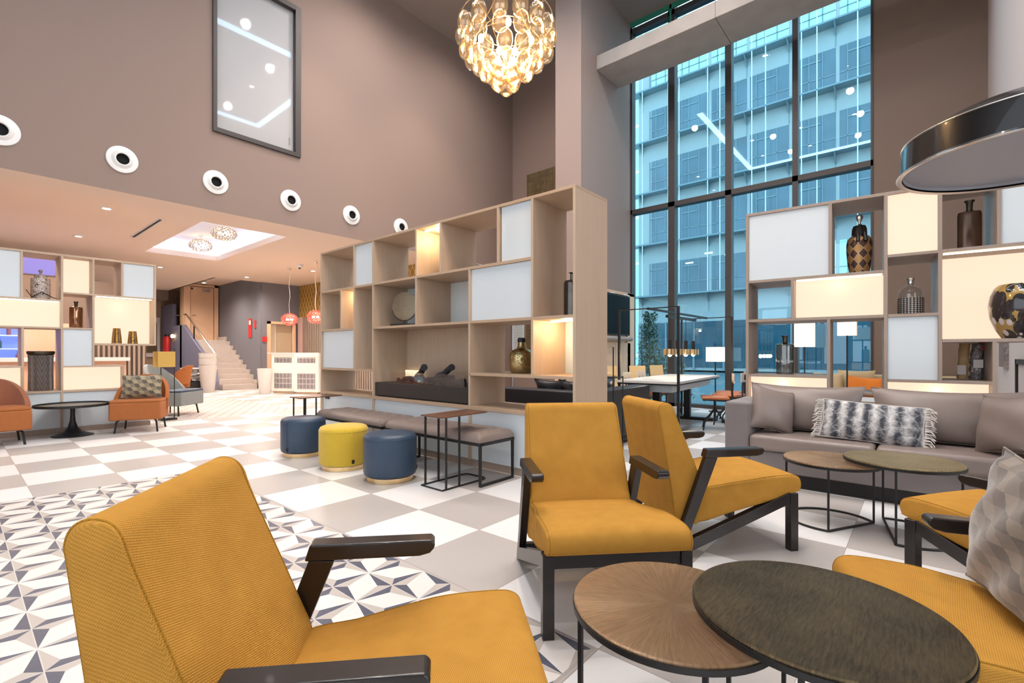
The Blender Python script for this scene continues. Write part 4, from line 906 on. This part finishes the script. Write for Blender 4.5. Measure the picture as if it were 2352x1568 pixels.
def make_pouf(label, m, seam):
    t = thing('round_pouf', label, 'stool', (0, 0, 0), 0, 'round poufs in front of the benches')
    MB().lathe([(0, .04), (.20, .04), (.228, .055), (.235, .08), (.236, .36), (.233, .385), (.222, .405), (.20, .415), (.10, .424), (0, .426)], n=64).build('body', m, t, smooth=True)
    MB().lathe([(.19, .0), (.208, .0), (.208, .042), (.19, .042)], n=64).build('base_band', M['brass'], t, smooth=True)
    MB().tube([(.2365 * math.cos(seam), .2365 * math.sin(seam), z) for z in (.06, .2, .385)], .0025, 5).build('seam', m, t)
    MB().tube([(.2345 * math.cos(a), .2345 * math.sin(a), .375) for a in [i * math.pi / 32 for i in range(64)]], .003, 5, closed=True).build('welt', m, t)
    MB().box(-.003, .003, -.012, .012, 0, .035, Matrix.Translation((.2385 * math.cos(seam), .2385 * math.sin(seam), .075)) @ Matrix.Rotation(seam, 4, 'Z')).build('tag', M['black'], t)
    return t
for loc, l, m, s in (((2.61, 5.20, 0), 'navy leather pouf with brass base, farthest of the three', M['navy'], R(200)), ((2.58, 4.31, 0), 'yellow fabric pouf with brass base between two navy ones', M['yellow'], R(260)), ((2.62, 3.60, 0), 'navy leather pouf with brass base, nearest of the three', M['navy'], R(330))):
    make_pouf(l, m, s).location = loc
def make_ctable(label):
    t = thing('c_table', label, 'side table', (0, 0, 0), 0, 'walnut C-shaped side tables by the benches')
    W, D = .545, .262; bw = .014
    MB().box(0, W, -.004, D + .004, .595, .607).build('tabletop', M['walnut'], t, bevel=.002)
    MB().tube([(bw / 2, 0, bw / 2), (W - .05, 0, bw / 2), (W - .012, .014, bw / 2), (W, .05, bw / 2), (W, D - .05, bw / 2), (W - .012, D - .014, bw / 2), (W - .05, D, bw / 2), (bw / 2, D, bw / 2)], bw * .6, 4, closed=True).build('base_frame', M['black'], t)
    for x in (.05, .20):
        for y in (0, D): MB().bar((x, y, .01), (x, y, .595), bw).build('leg', M['black'], t)
    return t
ct = make_ctable('walnut topped C-shaped table over the near bench end'); ct.location = (2.643, 2.937, 0)
dup(ct, (2.70, 5.46, 0), 0, 'walnut topped C-shaped table over the far bench end')

# ================================================================== LEFT ARMCHAIRS AND TABLE
def make_shell_chair(label, seatm, backm, group='rust tub chairs', bh=.80):
    t = thing('tub_chair', label, 'armchair', (0, 0, 0), 0, group)
    seat = [(-.33, -.26), (-.35, .30), (-.33, .36), (.33, .36), (.35, .30), (.33, -.26)]
    MB().prism(seat, .185, .43, 'z').build('seat', seatm, t, bevel=.02, seg=3)
    MB().prism([(a * .985, b * .985) for a, b in seat], .428, .465, 'z').build('seat_pad', seatm, t, bevel=.014, seg=3)
    n = 28; vs = []; fs = []
    for i in range(n + 1):
        a = math.pi * (i / n); ca, sa = math.cos(a), math.sin(a); e = abs(ca) ** 2.6
        top = .45 + (bh - .45) * math.sqrt(max(0, 1 - e)) * .99 + .01
        for r_, zt in ((0.0, 0), (.055, 0)):
            rx = .365 - r_; ry = .36 - r_
            for z, lean in ((.30, 0), (.45, .02), (.45 + (top - .45) * .6, .06), (top, .10)):
                vs.append((rx * ca * (1 + lean * .3), -.02 - ry * sa - lean * sa, z))
    for i in range(n):
        b0 = i * 8; b1 = (i + 1) * 8
        for k in range(3): fs += [(b0 + k, b1 + k, b1 + k + 1, b0 + k + 1), (b0 + 4 + k, b0 + 5 + k, b1 + 5 + k, b1 + 4 + k)]
        fs += [(b0 + 3, b1 + 3, b1 + 7, b0 + 7), (b0, b0 + 4, b1 + 4, b1)]
    fs += [(0, 1, 2, 3, 7, 6, 5, 4), tuple(n * 8 + q for q in (4, 5, 6, 7, 3, 2, 1, 0))]
    MB().add(vs, fs).build('backrest', backm, t, smooth=True)
    for x in (-.27, .27):
        for y in (-.24, .27):
            MB().tube([(x * .8, y * .85, .19), (x * .96, y * .98, .16), (x * 1.04, y * 1.06, 0)], .014, 8).build('leg', M['black'], t, smooth=True)
    return t
ch = make_shell_chair('rust coloured tub chair holding the triangle patterned cushion', M['rust'], M['rust']); ch.location = (1.86, 8.64, 0); ch.rotation_euler = (0, 0, R(155)); ch.scale = (.9, .92, 1)
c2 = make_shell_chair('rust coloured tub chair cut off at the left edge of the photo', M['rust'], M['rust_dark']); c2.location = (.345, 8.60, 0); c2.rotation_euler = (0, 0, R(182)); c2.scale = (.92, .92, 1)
dup(ch, (4.05, 15.3, 0), R(45), 'distant rust tub chair, nearer one below the blue-grey stair wall'); dup(ch, (3.55, 16.4, 0), R(60), 'distant rust tub chair, farther one holding a beige cushion')
pillow('beige_cushion', 'small beige cushion in the farther distant tub chair', 'cushion', (3.55, 16.45, .64), (R(10), 0, R(60)), .4, .36, .14, M['tan'], None)
pillow('triangle_cushion', 'rectangular velvet cushion with triangle pattern on the rust tub chair', 'cushion', (1.875, 8.66, .64), (R(14), 0, R(155)), .50, .35, .16, M['tri'], None, seed=3, wr=.004, pinch=.08)
rt = thing('round_table', 'black round tray-top pedestal table between the rust tub chairs', 'table', (1.11, 8.755, 0))
MB().lathe([(0, .405), (.395, .405), (.405, .41), (.405, .44), (.396, .44), (.393, .418), (0, .418)], n=64).build('tabletop', M['black'], rt, smooth=True)
MB().lathe([(.392, .419), (0, .4195)], n=64).build('top_inlay', plain('tray_inlay', (.20, .17, .13), .35), rt)
MB().lathe([(0, 0), (.225, 0), (.225, .01), (.17, .03), (.10, .06), (.055, .12), (.032, .20), (.026, .28), (.026, .405)], n=48).build('pedestal', M['black'], rt, smooth=True)
gc = make_shell_chair('grey melange wing chair behind the end of the left shelving', M['greyfab'], M['greyfab'], None, .92); gc.name = 'wing_chair'; gc.location = (2.72, 10.38, 0); gc.rotation_euler = (0, 0, R(221))
for q in gc.children:
    if q.name.startswith('seat_pad'): q.data.materials.clear(); q.data.materials.append(M['navy'])
fl = thing('framed_floor_lamp', 'low black framed floor lamp with yellow shade beside the left shelving', 'floor lamp', (2.34, 9.52, 0), R(5))
MB().box(-.02, .22, 0, .14, 0, .03).build('base', M['black'], fl)
MB().tube([(0, .07, .03), (0, .07, 1.21), (.2, .07, 1.21), (.2, .07, .03)], .008, 4).build('frame', M['black'], fl)
MB().box(-.08, .175, -.04, .18, .90, 1.16).build('lamp_shade', plain('yellow_shade', (.62, .40, .10), .8), fl)
# planters, reception, pendants
def planter(label, loc, r0, r1, h, n=1, group=None):
    t = thing('planter', label, 'planter', loc, 0, group); MB().lathe(solid([(0, 0), (r0, 0), (r0 + .01, .02), (r1, h), (r1 + .006, h)], .012), n=4 * 10).build('body', M['white_gloss'], t, smooth=True); return t
planter('white planter standing on the floor, lowest of the nested stack', (4.95, 15.6, 0), .16, .235, .80, 1, 'nested white planters')
planter('white planter nested in the middle of the stack', (4.95, 15.6, .30), .165, .24, .70, 1, 'nested white planters')
planter('top white planter of the nested stack by the staircase', (4.95, 15.6, .47), .165, .24, .68, 1, 'nested white planters')
planter('glowing white tapered planter left of the reception counter', (5.79, 13.75, 0), .14, .20, .71)
fpn = thing('wrapped_plant', 'plant wrapped in crumpled white plastic on a black pot', 'potted plant', (4.62, 15.9, 0)); MB().box(-.2, .2, -.2, .2, 0, .32).build('pot', M['black'], fpn, bevel=.01)
rough_tube(.38, .19, 1.1, 0, 21, amp=.45).mat4(Matrix.Translation((0, 0, .33))).build('foil', plain('white_foil', (.7, .66, .66), .3, var=.5, vs=12), fpn)
rc = thing('reception_counter', 'white glowing reception counter with dark tile panels', 'counter', (5.96, 13.85, 0), math.atan2(-1.36, .80))
for k, x in enumerate((0, .84)):
    y = -.10 if k else .08
    MB().box(x, x + .74, y, y + .6, .06, 1.12).build('body', emit('lit_counter', (1, .9, .78), .35), rc, bevel=.005)
    MB().box(x + .10, x + .64, y - .008, y, .13, .58).build('tile_panel', M['ctile'], rc); MB().box(x + .10, x + .64, y - .008, y, .86, 1.02).build('tile_panel', M['ctile'], rc)
    MB().box(x + .05, x + .69, y + .02, y + .58, 0, .06).build('plinth', M['oak'], rc)
MB().box(-.02, 1.58, -.08, .68, 1.12, 1.15).build('countertop', M['white_gloss'], rc)
point('counter_glow', (5.2, 12.6, 1.4), 16, (1, .85, .65), .2)
def cluster(name, label, cat, loc, zc, r, gm, n_, bsz, group, cable, ez, flat=.8, hz=0):
    t = thing(name, label, cat, loc, 0, group)
    if cable:
        pts = [(.012 * math.sin(i * 1.7), .01 * math.cos(i * 2.1), -(loc[2] - zc - r * .5) * i / 8) for i in range(9)]
        MB().tube(pts, .006, 5).build('cable', M['white_gloss'], t, smooth=True); MB().lathe([(.05, 0), (.05, -.03), (.02, -.05), (0, -.05)], n=20).build('canopy', M['chrome'], t, smooth=True)
    dz = zc - loc[2]; g = MB(); random.seed(int(abs(loc[1]) * 10))
    for i in range(n_):
        z = 1 - 2 * (i + .5) / n_; q = math.sqrt(1 - z * z); a = i * 2.39996
        g.ball((r * q * math.cos(a), r * q * math.sin(a), dz + r * flat * z), bsz * random.uniform(.8, 1.2), n=7, m=4)
    tag(g.build('glass_drops', gm, t, smooth=True), kind='stuff')
    bb = MB()
    for k in range(4): bb.ball((.4 * r * math.cos(k * 1.57), .4 * r * math.sin(k * 1.57), dz), .022, n=8, m=5)
    bb.build('bulbs', M['bulb'], t, smooth=True)
    point('pendant_glow', (loc[0], loc[1], zc), ez, (1, .75, .5), .08)
    return t
cluster('pendant_lamp', 'pink glass drop pendant lamp, left one above the reception', 'pendant lamp', (5.947, 12.607, ZC), 2.03, .19, M['pinkglass'], 170, .020, 'pink drop pendants', True, 6)
cluster('pendant_lamp', 'pink glass drop pendant lamp, right one beside the divider edge', 'pendant lamp', (5.95, 11.227, ZC), 2.03, .19, M['pinkglass'], 170, .020, 'pink drop pendants', True, 6)
cluster('crystal_chandelier', 'crystal ceiling cluster in the coffer, the nearer and brighter one', 'chandelier', (3.611, 10.45, ZC + .34), ZC + .12, .22, M['crystal'], 110, .026, 'crystal clusters in the coffer', False, 3, .55)
cluster('crystal_chandelier', 'crystal ceiling cluster in the coffer, the farther left one', 'chandelier', (3.665, 12.0, ZC + .34), ZC + .12, .22, M['crystal'], 110, .026, 'crystal clusters in the coffer', False, 3, .55)
for o in [q for q in bpy.data.objects if q.name.startswith('crystal_chandelier')]: MB().lathe([(.06, 0), (.06, -.02), (.012, -.03), (.012, -.2)], n=16).build('stem', M['chrome'], o)
wsn = thing('wall_sconce', 'small glowing sconce on the blue-grey stair wall', 'wall lamp', (5.30, 20.3, 1.75)); MB().ball((0, 0, 0), .07, n=12, m=8).build('bulb', emit('sconce_bulb', (1, .7, .35), 14), wsn, smooth=True); MB().box(-.02, .06, -.03, .03, -.2, .1).build('bracket', M['brass'], wsn)
tag(MB().box(4.6, 5.3, 21.9, 21.98, 1.0, 2.5).build('framed_picture', M['label']), 'large pale framed picture beside the sconce', 'picture'); pc_ = bpy.data.objects['framed_picture']; MB().box(4.7, 5.2, 21.88, 21.9, 1.15, 2.3).build('print', M['art'], pc_)
# bar behind left shelving
structure('wall_bar', MB().box(-4, 3.0, 13.5, 13.7, 0, 2.7), M['wall_dark'])
tag(MB().box(.95, 1.75, 13.42, 13.497, 0, 1.75).build('timber_panel', M['bar_wood']), 'salmon coloured timber panel of the bar seen through the shelving', 'panel')
bs_ = thing('back_bar', 'blue lit bottle display of the bar seen through the left shelving', 'shelf', (.25, 13.2, .95))
MB().box(-.9, .68, .2, .28, 0, .80).build('back_panel', emit('blue_display', (.12, .18, .80), .9), bs_)
for z in (0, .26, .52): MB().box(-.9, .68, 0, .2, z, z + .012).build('glass_shelf', emit('blue_edge', (.55, .65, 1), 2.2), bs_)
random.seed(9)
for k in range(10):
    x = -.25 + k * .125; z = .95 + (.012, .272, .532)[k % 3]
    b = thing('bar_bottle', ('bottom', 'middle', 'top')[k % 3] + ' shelf bar bottle, ' + ('first', 'second', 'third', 'rightmost')[k // 3] + ' from the left, on the blue lit back bar', 'bottle', (x, 13.30, z), 0, 'bottles on the back bar'); MB().lathe([(0, 0), (.032, 0), (.032, .13), (.012, .17), (.012, .21), (0, .21)], n=12).build('body', plain('bar_bottle_glass', (random.random() * .3, .08, .10), .2), b, smooth=True)
bc = thing('bar_counter', 'pale bar counter seen through the left shelving cells', 'counter', (-1.2, 12.0, 0)); MB().box(0, 3.6, 0, .6, .98, 1.05).build('countertop', M['white_gloss'], bc); MB().box(.05, 3.55, .08, .55, 0, .98).build('body', M['bar_wood'], bc)
sl2 = MB()
for k in range(11): sl2.box(2.02 + k * .09, 2.06 + k * .09, 13.43, 13.497, 0, 1.75)
tag(sl2.build('slatted_screen', M['grey_oak']), 'brown vertical slats behind the end of the left shelving', 'screen')
area('bar_light', (.8, 12.8, 3.2), (0, 0, 0), 2.0, .8, 30, (1, .75, .6))

# ================================================================== BLACK SOFA, TV WALL, DINING
bs = thing('sofa', 'black leather corner sofa behind the oak divider', 'sofa', (4.60, 2.78, 0))
MB().box(0, .22, 0, 2.1, .10, .70).build('back_frame', M['black_sofa'], bs, bevel=.025, seg=3); MB().box(.23, 1.72, 0, .22, .10, .70).build('side_back', M['black_sofa'], bs, bevel=.025, seg=3)
MB().box(.23, 1.70, .23, 2.1, .10, .42).build('seat_cushion', M['black_sofa'], bs, bevel=.04, seg=3); MB().box(.05, 1.65, .05, 2.05, 0, .1).build('plinth', M['black'], bs)
for k, (x, y, rz, l) in enumerate(((4.95, 3.45, -90, 'black leather cushion, left of the pair peeping over the sofa back'), (4.95, 3.08, -90, 'black leather cushion, right of the pair peeping over the sofa back'), (5.7, 3.14, 0, 'black leather cushion lying on top of the sofa side near the dining table'))):
    pillow('black_cushion', l, 'cushion', (x, y, .62), (R(18 if rz else 8), 0, R(rz)), .48, .42, .15, M['black_sofa'], 'black leather cushions', seed=k, wr=.006, pinch=.18)
fs_ = thing('wire_stand', 'thin black wire frame stand between the divider and the black sofa', 'stand', (4.24, 2.24, 0), R(0))
MB().tube([(.0, 0, .006), (.0, 0, 1.19), (.0, .22, 1.19), (.0, .22, .006)], .006, 4, closed=True).tube([(.2, 0, .006), (.2, 0, .9), (.2, .22, .9), (.2, .22, .006)], .006, 4, closed=True).bar((0, 0, .006), (.2, 0, .006), .01).bar((0, .22, .006), (.2, .22, .006), .01).build('frame', M['black'], fs_)
MB().box(0, .2, 0, .22, .885, .895).build('shelf', M['black'], fs_)
tvw = thing('media_wall', 'light oak panelled media wall beside the tall window', 'wall unit', (7.2, 4.88, 0))
pn = MB()
for k in range(8): pn.box(.0 + k * .355, .345 + k * .355, .0, .085, 0, 1.36)
pn.build('lower_panel', M['door_wood'], tvw, bevel=.003)
MB().box(0, 2.83, .05, .085, 1.36, 2.40).box(2.70, 3.03, 0, .085, 0, 2.465).box(0, 3.03, 0, .085, 2.40, 2.465).build('surround', M['door_wood'], tvw, bevel=.003)
tv = thing('television', 'large black flat television mounted on the oak media wall', 'television', (8.45, 4.84, 1.52))
MB().box(0, 1.42, -.03, .02, 0, .85).build('bezel', M['black'], tv, bevel=.006); MB().box(.02, 1.40, -.033, -.03, .02, .83).build('screen', M['screen'], tv)
MB().box(.55, .70, -.05, -.02, .86, .88).box(1.15, 1.36, -.05, -.02, .86, .88).build('mounting_clip', M['white_gloss'], tv)
tag(MB().tube([(8.2, 4.78, 1.44), (9.86, 4.78, 1.44)], .05, 14).build('soundbar', M['grey_oak'], smooth=True), 'long rounded soundbar below the television', 'soundbar')
A5 = R(5)
dt = thing('dining_table', 'large white dining table under the black frame with brass pendants', 'table', (6.36, 2.42, 0), A5)
MB().box(0, 2.5, 0, .85, .715, .75).build('tabletop', M['tabletop'], dt, bevel=.003); MB().box(.006, 2.494, .006, .844, .695, .715).build('edge_frame', M['black'], dt)
MB().box(.15, 2.35, .12, .72, .59, .695).build('apron', M['white'], dt)
for x in (.45, 2.05):
    MB().bar((x, .42, .05), (x, .42, .60), .10).build('leg', M['black'], dt); MB().box(x - .05, x + .05, .0, .84, 0, .05).build('foot', M['black'], dt, bevel=.01)
pf = thing('pergola_lamp', 'black metal frame over the dining table carrying brass pendants', 'light', (6.33, 2.40, 0))
for x, y0, y1 in ((0, 0, .85), (2.40, 0, .85)):
    MB().tube([(x, y0, .02), (x, y0, 1.745), (x, y1, 1.745), (x, y1, .02)], .022, 4).build('frame', M['black'], pf)
    for y in (y0, y1): MB().box(x - .06, x + .45 * (1 if x < 1 else -1), y - .09, y + .02, 0, .04).build('foot', M['black'], pf, bevel=.012)
MB().bar((0, .42, 1.745), (2.40, .42, 1.745), .03).build('beam', M['black'], pf); MB().box(.66, 1.85, .40, .44, 1.66, 1.70).build('lamp_rail', M['black'], pf)
for x in (.77, 1.07, 1.42, 1.75):
    p_ = MB().lathe([(.085, 1.105), (.092, 1.105), (.092, 1.195), (.02, 1.20)], (x, .42, 0), 28).build('lamp_shade', M['brass'], pf, smooth=True)
    MB().lathe([(.024, 1.20), (.028, 1.21), (.028, 1.33), (.004, 1.335), (.004, 1.66)], (x, .42, 0), 14).build('socket', M['black'], p_)
    MB().ball((x, .42, 1.11), .03, n=10, m=6).build('bulb', M['bulb'], p_, smooth=True)
    point('brass_pendant_light', (6.33 + x, 2.82, 1.06), 4, WARM, .04)
def make_stool(label):
    t = thing('swivel_chair', label, 'chair', (0, 0, 0), 0, 'cognac swivel chairs at the dining table')
    MB().box(-.19, .19, -.19, .19, .455, .495).build('seat', M['cognac'], t, bevel=.018, seg=3); MB().box(-.17, .17, -.17, .17, .435, .456).build('seat_pan', M['black'], t)
    MB().lathe([(.018, .12), (.018, .44)], n=12).build('column', M['black'], t)
    for k in range(4):
        a = k * 1.5708 + .78; MB().tube([(.015 * math.cos(a), .015 * math.sin(a), .30), (.12 * math.cos(a), .12 * math.sin(a), .18), (.20 * math.cos(a), .20 * math.sin(a), .12), (.23 * math.cos(a), .23 * math.sin(a), 0)], .011, 6).build('leg', M['black'], t)
    for x in (-.07, .07): MB().tube([(x, -.02, .43), (x, -.20, .43), (x, -.235, .47), (x, -.23, .62), (x, -.25, .76)], .010, 6).build('back_stay', M['black'], t)
    MB().box(-.17, .17, -.255, -.24, .69, .83).build('backrest', M['palewood'], t, bevel=.007); MB().box(-.05, .05, -.268, -.255, .72, .80).build('back_plate', M['black'], t)
    return t
so = make_stool('cognac swivel chair nearest to the taupe sofa arm'); so.location = (7.50, 2.30, 0); so.rotation_euler = (0, 0, R(20))
dup(so, (8.10, 2.28, 0), R(-5), 'cognac swivel chair, second along the right side of the dining table'); dup(so, (8.62, 2.42, 0), R(8), 'cognac swivel chair, farthest along the right side of the dining table')
dup(so, (7.15, 3.28, 0), R(185), 'cognac swivel chair behind the dining table, next to the black sofa'); dup(so, (7.9, 3.40, 0), R(180), 'cognac swivel chair behind the middle of the dining table')
def make_ply(label):
    t = thing('plywood_chair', label, 'chair', (0, 0, 0), 0, 'bent plywood chairs by the window')
    vs = []; fs = []; n = 12
    prof = [(.20, .44), (.0, .43), (-.17, .45), (-.21, .50), (-.235, .65), (-.27, .90)]
    for th_ in (0, .012):
        for i in range(n + 1):
            u = -1 + 2 * i / n
            for (y, z) in prof: vs.append((u * (.20 if z < .6 else .17), y + .02 * u * u * (z > .5) - th_, z - th_ * (z < .5)))
    m_ = len(prof); o_ = (n + 1) * m_
    for i in range(n):
        for k in range(m_ - 1):
            a = i * m_ + k; fs += [(a, a + 1, a + m_ + 1, a + m_), (o_ + a, o_ + a + m_, o_ + a + m_ + 1, o_ + a + 1)]
        fs += [(i * m_, (i + 1) * m_, o_ + (i + 1) * m_, o_ + i * m_), (i * m_ + m_ - 1, o_ + i * m_ + m_ - 1, o_ + (i + 1) * m_ + m_ - 1, (i + 1) * m_ + m_ - 1)]
    for i in (0, n):
        for k in range(m_ - 1): fs.append((i * m_ + k, i * m_ + k + 1, o_ + i * m_ + k + 1, o_ + i * m_ + k))
    MB().add(vs, fs).build('shell', M['seatwood'], t, smooth=True)
    for x in (-.17, .17):
        for y in (-.16, .16): MB().tube([(x * .8, y * .8, .43), (x * 1.1, y * 1.1, 0)], .011, 6).build('leg', M['black'], t)
    return t
py_ = make_ply('bent plywood chair, left of the three by the window'); py_.location = (7.75, 3.92, 0); py_.rotation_euler = (0, 0, R(170))
dup(py_, (8.25, 3.72, 0), R(150), 'bent plywood chair, middle of the three by the window'); dup(py_, (8.95, 3.62, 0), R(160), 'bent plywood chair, right of the three by the window')
wt = thing('small_table', 'small pale wooden table beside the oak media wall', 'table', (7.35, 4.25, 0)); MB().lathe([(0, .76), (.3, .76), (.3, .79), (0, .79)], n=32).build('tabletop', M['seatwood'], wt); MB().lathe([(0, 0), (.2, 0), (.2, .02), (.03, .03), (.03, .76)], n=20).build('pedestal', M['black'], wt)
def shade_lamp(label, x, y, z0, z1, w_):
    t = thing('shade_lamp', label, 'floor lamp', (x, y, 0), 0, 'white shaded lamps by the window')
    MB().box(-w_ / 2, w_ / 2, -w_ / 2, w_ / 2, z0, z1).build('lamp_shade', emit('paper_shade', (1, .88, .74), .8), t); MB().bar((0, 0, 0), (0, 0, z1 + .05), .02).build('pole', M['black'], t); MB().lathe([(0, 0), (.12, 0), (.12, .015), (0, .02)], n=20).build('base', M['black'], t)
shade_lamp('white square lamp shade left of the second window post', 9.75, 2.98, .97, 1.25, .27); shade_lamp('white square lamp shade seen behind the smoky grey bottle', 9.7, 1.50, 1.24, 1.68, .27)
shade_lamp('white square lamp shade seen near the right window edge', 9.0, .84, 1.40, 1.63, .226)
lc_ = thing('lounge_bench', 'pale padded window bench seen through the right shelving', 'bench', (9.25, -.55, 0)); MB().box(0, .75, 0, 1.95, .08, .44).build('seat', M['tan'], lc_, bevel=.03); MB().box(.72, .9, 0, 1.95, .08, .78).build('backrest', M['tan'], lc_, bevel=.03)
pillow('orange_cushion', 'orange linen cushion on the window bench behind the shelving', 'cushion', (9.55, .66, .60), (R(-12), R(4), R(-90)), .50, .32, .15, M['orange'], None)
pillow('linen_cushion', 'left beige linen cushion beside the orange one', 'cushion', (9.62, 1.15, .62), (R(-16), 0, R(-80)), .42, .40, .15, M['tan'], 'beige cushions on the window bench'); pillow('linen_cushion', 'right beige linen cushion behind the orange one', 'cushion', (9.82, .80, .66), (R(-14), 0, R(-92)), .50, .40, .14, M['tan'], 'beige cushions on the window bench')
tag(MB().box(9.12, 9.22, -.5, 1.6, .40, .46).build('bench_rail', M['white']), 'low white rail in front of the window bench', 'rail')
tag(MB().box(10.20, 10.238, 6.7, 7.94, 4.5, 5.91).build('wall_art', M['art']), 'sepia abstract picture on the back wall above the oak divider', 'picture')
tag(MB().box(10.20, 10.238, 7.6, 7.98, 1.25, 1.98).build('wall_art', M['art']), 'small dark picture seen through the divider behind the gold bottle', 'picture')
rb_ = thing('window_blind', 'pale slatted blind seen through the divider beside the gold bottle', 'blind', (10.18, 8.05, 0)); b_ = MB()
for k in range(34): b_.box(0, .03, 0, .38, 1.05 + k * .03, 1.072 + k * .03)
b_.build('slats', M['back_white'], rb_); MB().box(-.01, .03, -.03, 0, 1.0, 2.1).build('cord', M['white'], rb_)
tag(MB().box(7.98, 8.46, -.76, -.72, .97, 1.7).build('wall_art', M['plastic']), 'narrow grey textured picture at the right edge beyond the shelving', 'picture')
kf = thing('wall_cabinet', 'pale cabinet with black frame at the far right edge', 'cabinet', (6.35, -.758, 0)); MB().box(0, .85, 0, .012, 0, 1.02).build('door', M['wall_light'], kf); MB().box(.80, .86, 0, .03, 0, 1.07).box(0, .86, 0, .03, 1.02, 1.07).box(0, .86, 0, .03, .60, .625).build('frame', M['black'], kf)
b2c = dup(ch, (6.9, 6.6, 0), R(120), 'rust tub chair glimpsed through the divider beside the gold bottle', 'rust tub chairs')

# ================================================================== BIG PENDANTS
pl = thing('dome_pendant', 'huge black dome pendant lamp cut off at the right edge', 'pendant lamp', (3.95, -.46, 0))
MB().lathe([(.500, 2.205), (.517, 2.20), (.520, 2.206), (.505, 2.222), (.500, 2.372), (.485, 2.385), (.36, 2.47), (.16, 2.55), (.05, 2.58), (0, 2.58), (0, 2.572), (.05, 2.572), (.15, 2.54), (.35, 2.46), (.478, 2.378), (.492, 2.37), (.496, 2.215)], n=96, sx=1.105, sy=1.105).build('dome', M['lamp_shell'], pl, smooth=True)
MB().lathe([(.497, 2.203), (.519, 2.197), (.523, 2.203), (.517, 2.209)], n=96, sx=1.105, sy=1.105).build('rim', M['rimlight'], pl, smooth=True); MB().lathe([(.4985, 2.374), (.5035, 2.376), (.5035, 2.381), (.4945, 2.384)], n=96, sx=1.105, sy=1.105).build('edge_line', M['rimlight'], pl, smooth=True)
MB().lathe([(.494, 2.214), (.490, 2.232), (0, 2.236)], n=96, sx=1.105, sy=1.105).build('diffuser', M['lamp_in'], pl, smooth=True)
MB().tube([(0, 0, 2.58), (0, 0, 8.62)], .006, 6).build('cable', M['black'], pl)

cl = thing('glass_chandelier', 'large amber glass egg chandelier hanging in the double height space', 'chandelier', (3.05, 2.59, 0))
def egg_proto():
    m = MB().lathe([(0, 0), (.025, .004), (.050, .026), (.063, .066), (.062, .10), (.050, .138), (.027, .162), (.009, .17), (.006, .18), (0, .18)], n=24)
    o = m.build('glass_egg', M['amber'], cl, smooth=True); return o
eg = egg_proto(); first = True
tiers = [(3.77, .365, 14, .1), (3.675, .34, 13, .32), (3.58, .25, 10, 0), (3.495, .165, 7, .3), (3.425, .085, 4, 0), (3.36, .0, 1, 0)]
for z, r, n, ph in tiers:
    for k in range(n):
        a = ph + 6.2832 * k / n
        o = eg if first else eg.copy()
        if not first: C.objects.link(o)
        first = False; o.parent = cl; o.location = (r * math.cos(a), r * math.sin(a), z - .09); o.rotation_euler = (random.uniform(-.12, .12), random.uniform(-.12, .12), a)
for z, r in ((3.885, .385), (3.80, .19), (3.69, .28)):
    MB().tube([(r * math.cos(i * .1571), r * math.sin(i * .1571), z) for i in range(40)], .004, 5, closed=True).build('ring', M['brass'], cl, smooth=True)
wr = MB()
for k in range(16):
    a = k * .3927; wr.tube([(.385 * math.cos(a), .385 * math.sin(a), 3.885), (.375 * math.cos(a), .375 * math.sin(a), 3.84)], .0015, 4)
for k in range(4):
    a = k * 1.5708; wr.tube([(.385 * math.cos(a), .385 * math.sin(a), 3.885), (0, 0, 4.25)], .003, 4); wr.tube([(.385 * math.cos(a), .385 * math.sin(a), 3.885), (.2 * math.cos(a), .2 * math.sin(a), 3.80), (0, 0, 3.5)], .003, 4)
wr.build('wire_frame', M['brass'], cl); MB().tube([(0, 0, 3.5), (0, 0, 4.25), (0, 0, 8.62)], .006, 6).build('cable', M['black'], cl)
for k in range(8):
    a = k * .785; r = .21 if k % 2 else .09; z = 3.74 if k % 2 else 3.60
    MB().ball((r * math.cos(a), r * math.sin(a), z), .024, .024, .034, n=12, m=8).build('bulb', M['bulb'], cl, smooth=True)
point('chandelier_light', (3.05, 2.59, 3.66), 80, (1, .74, .45), .16)
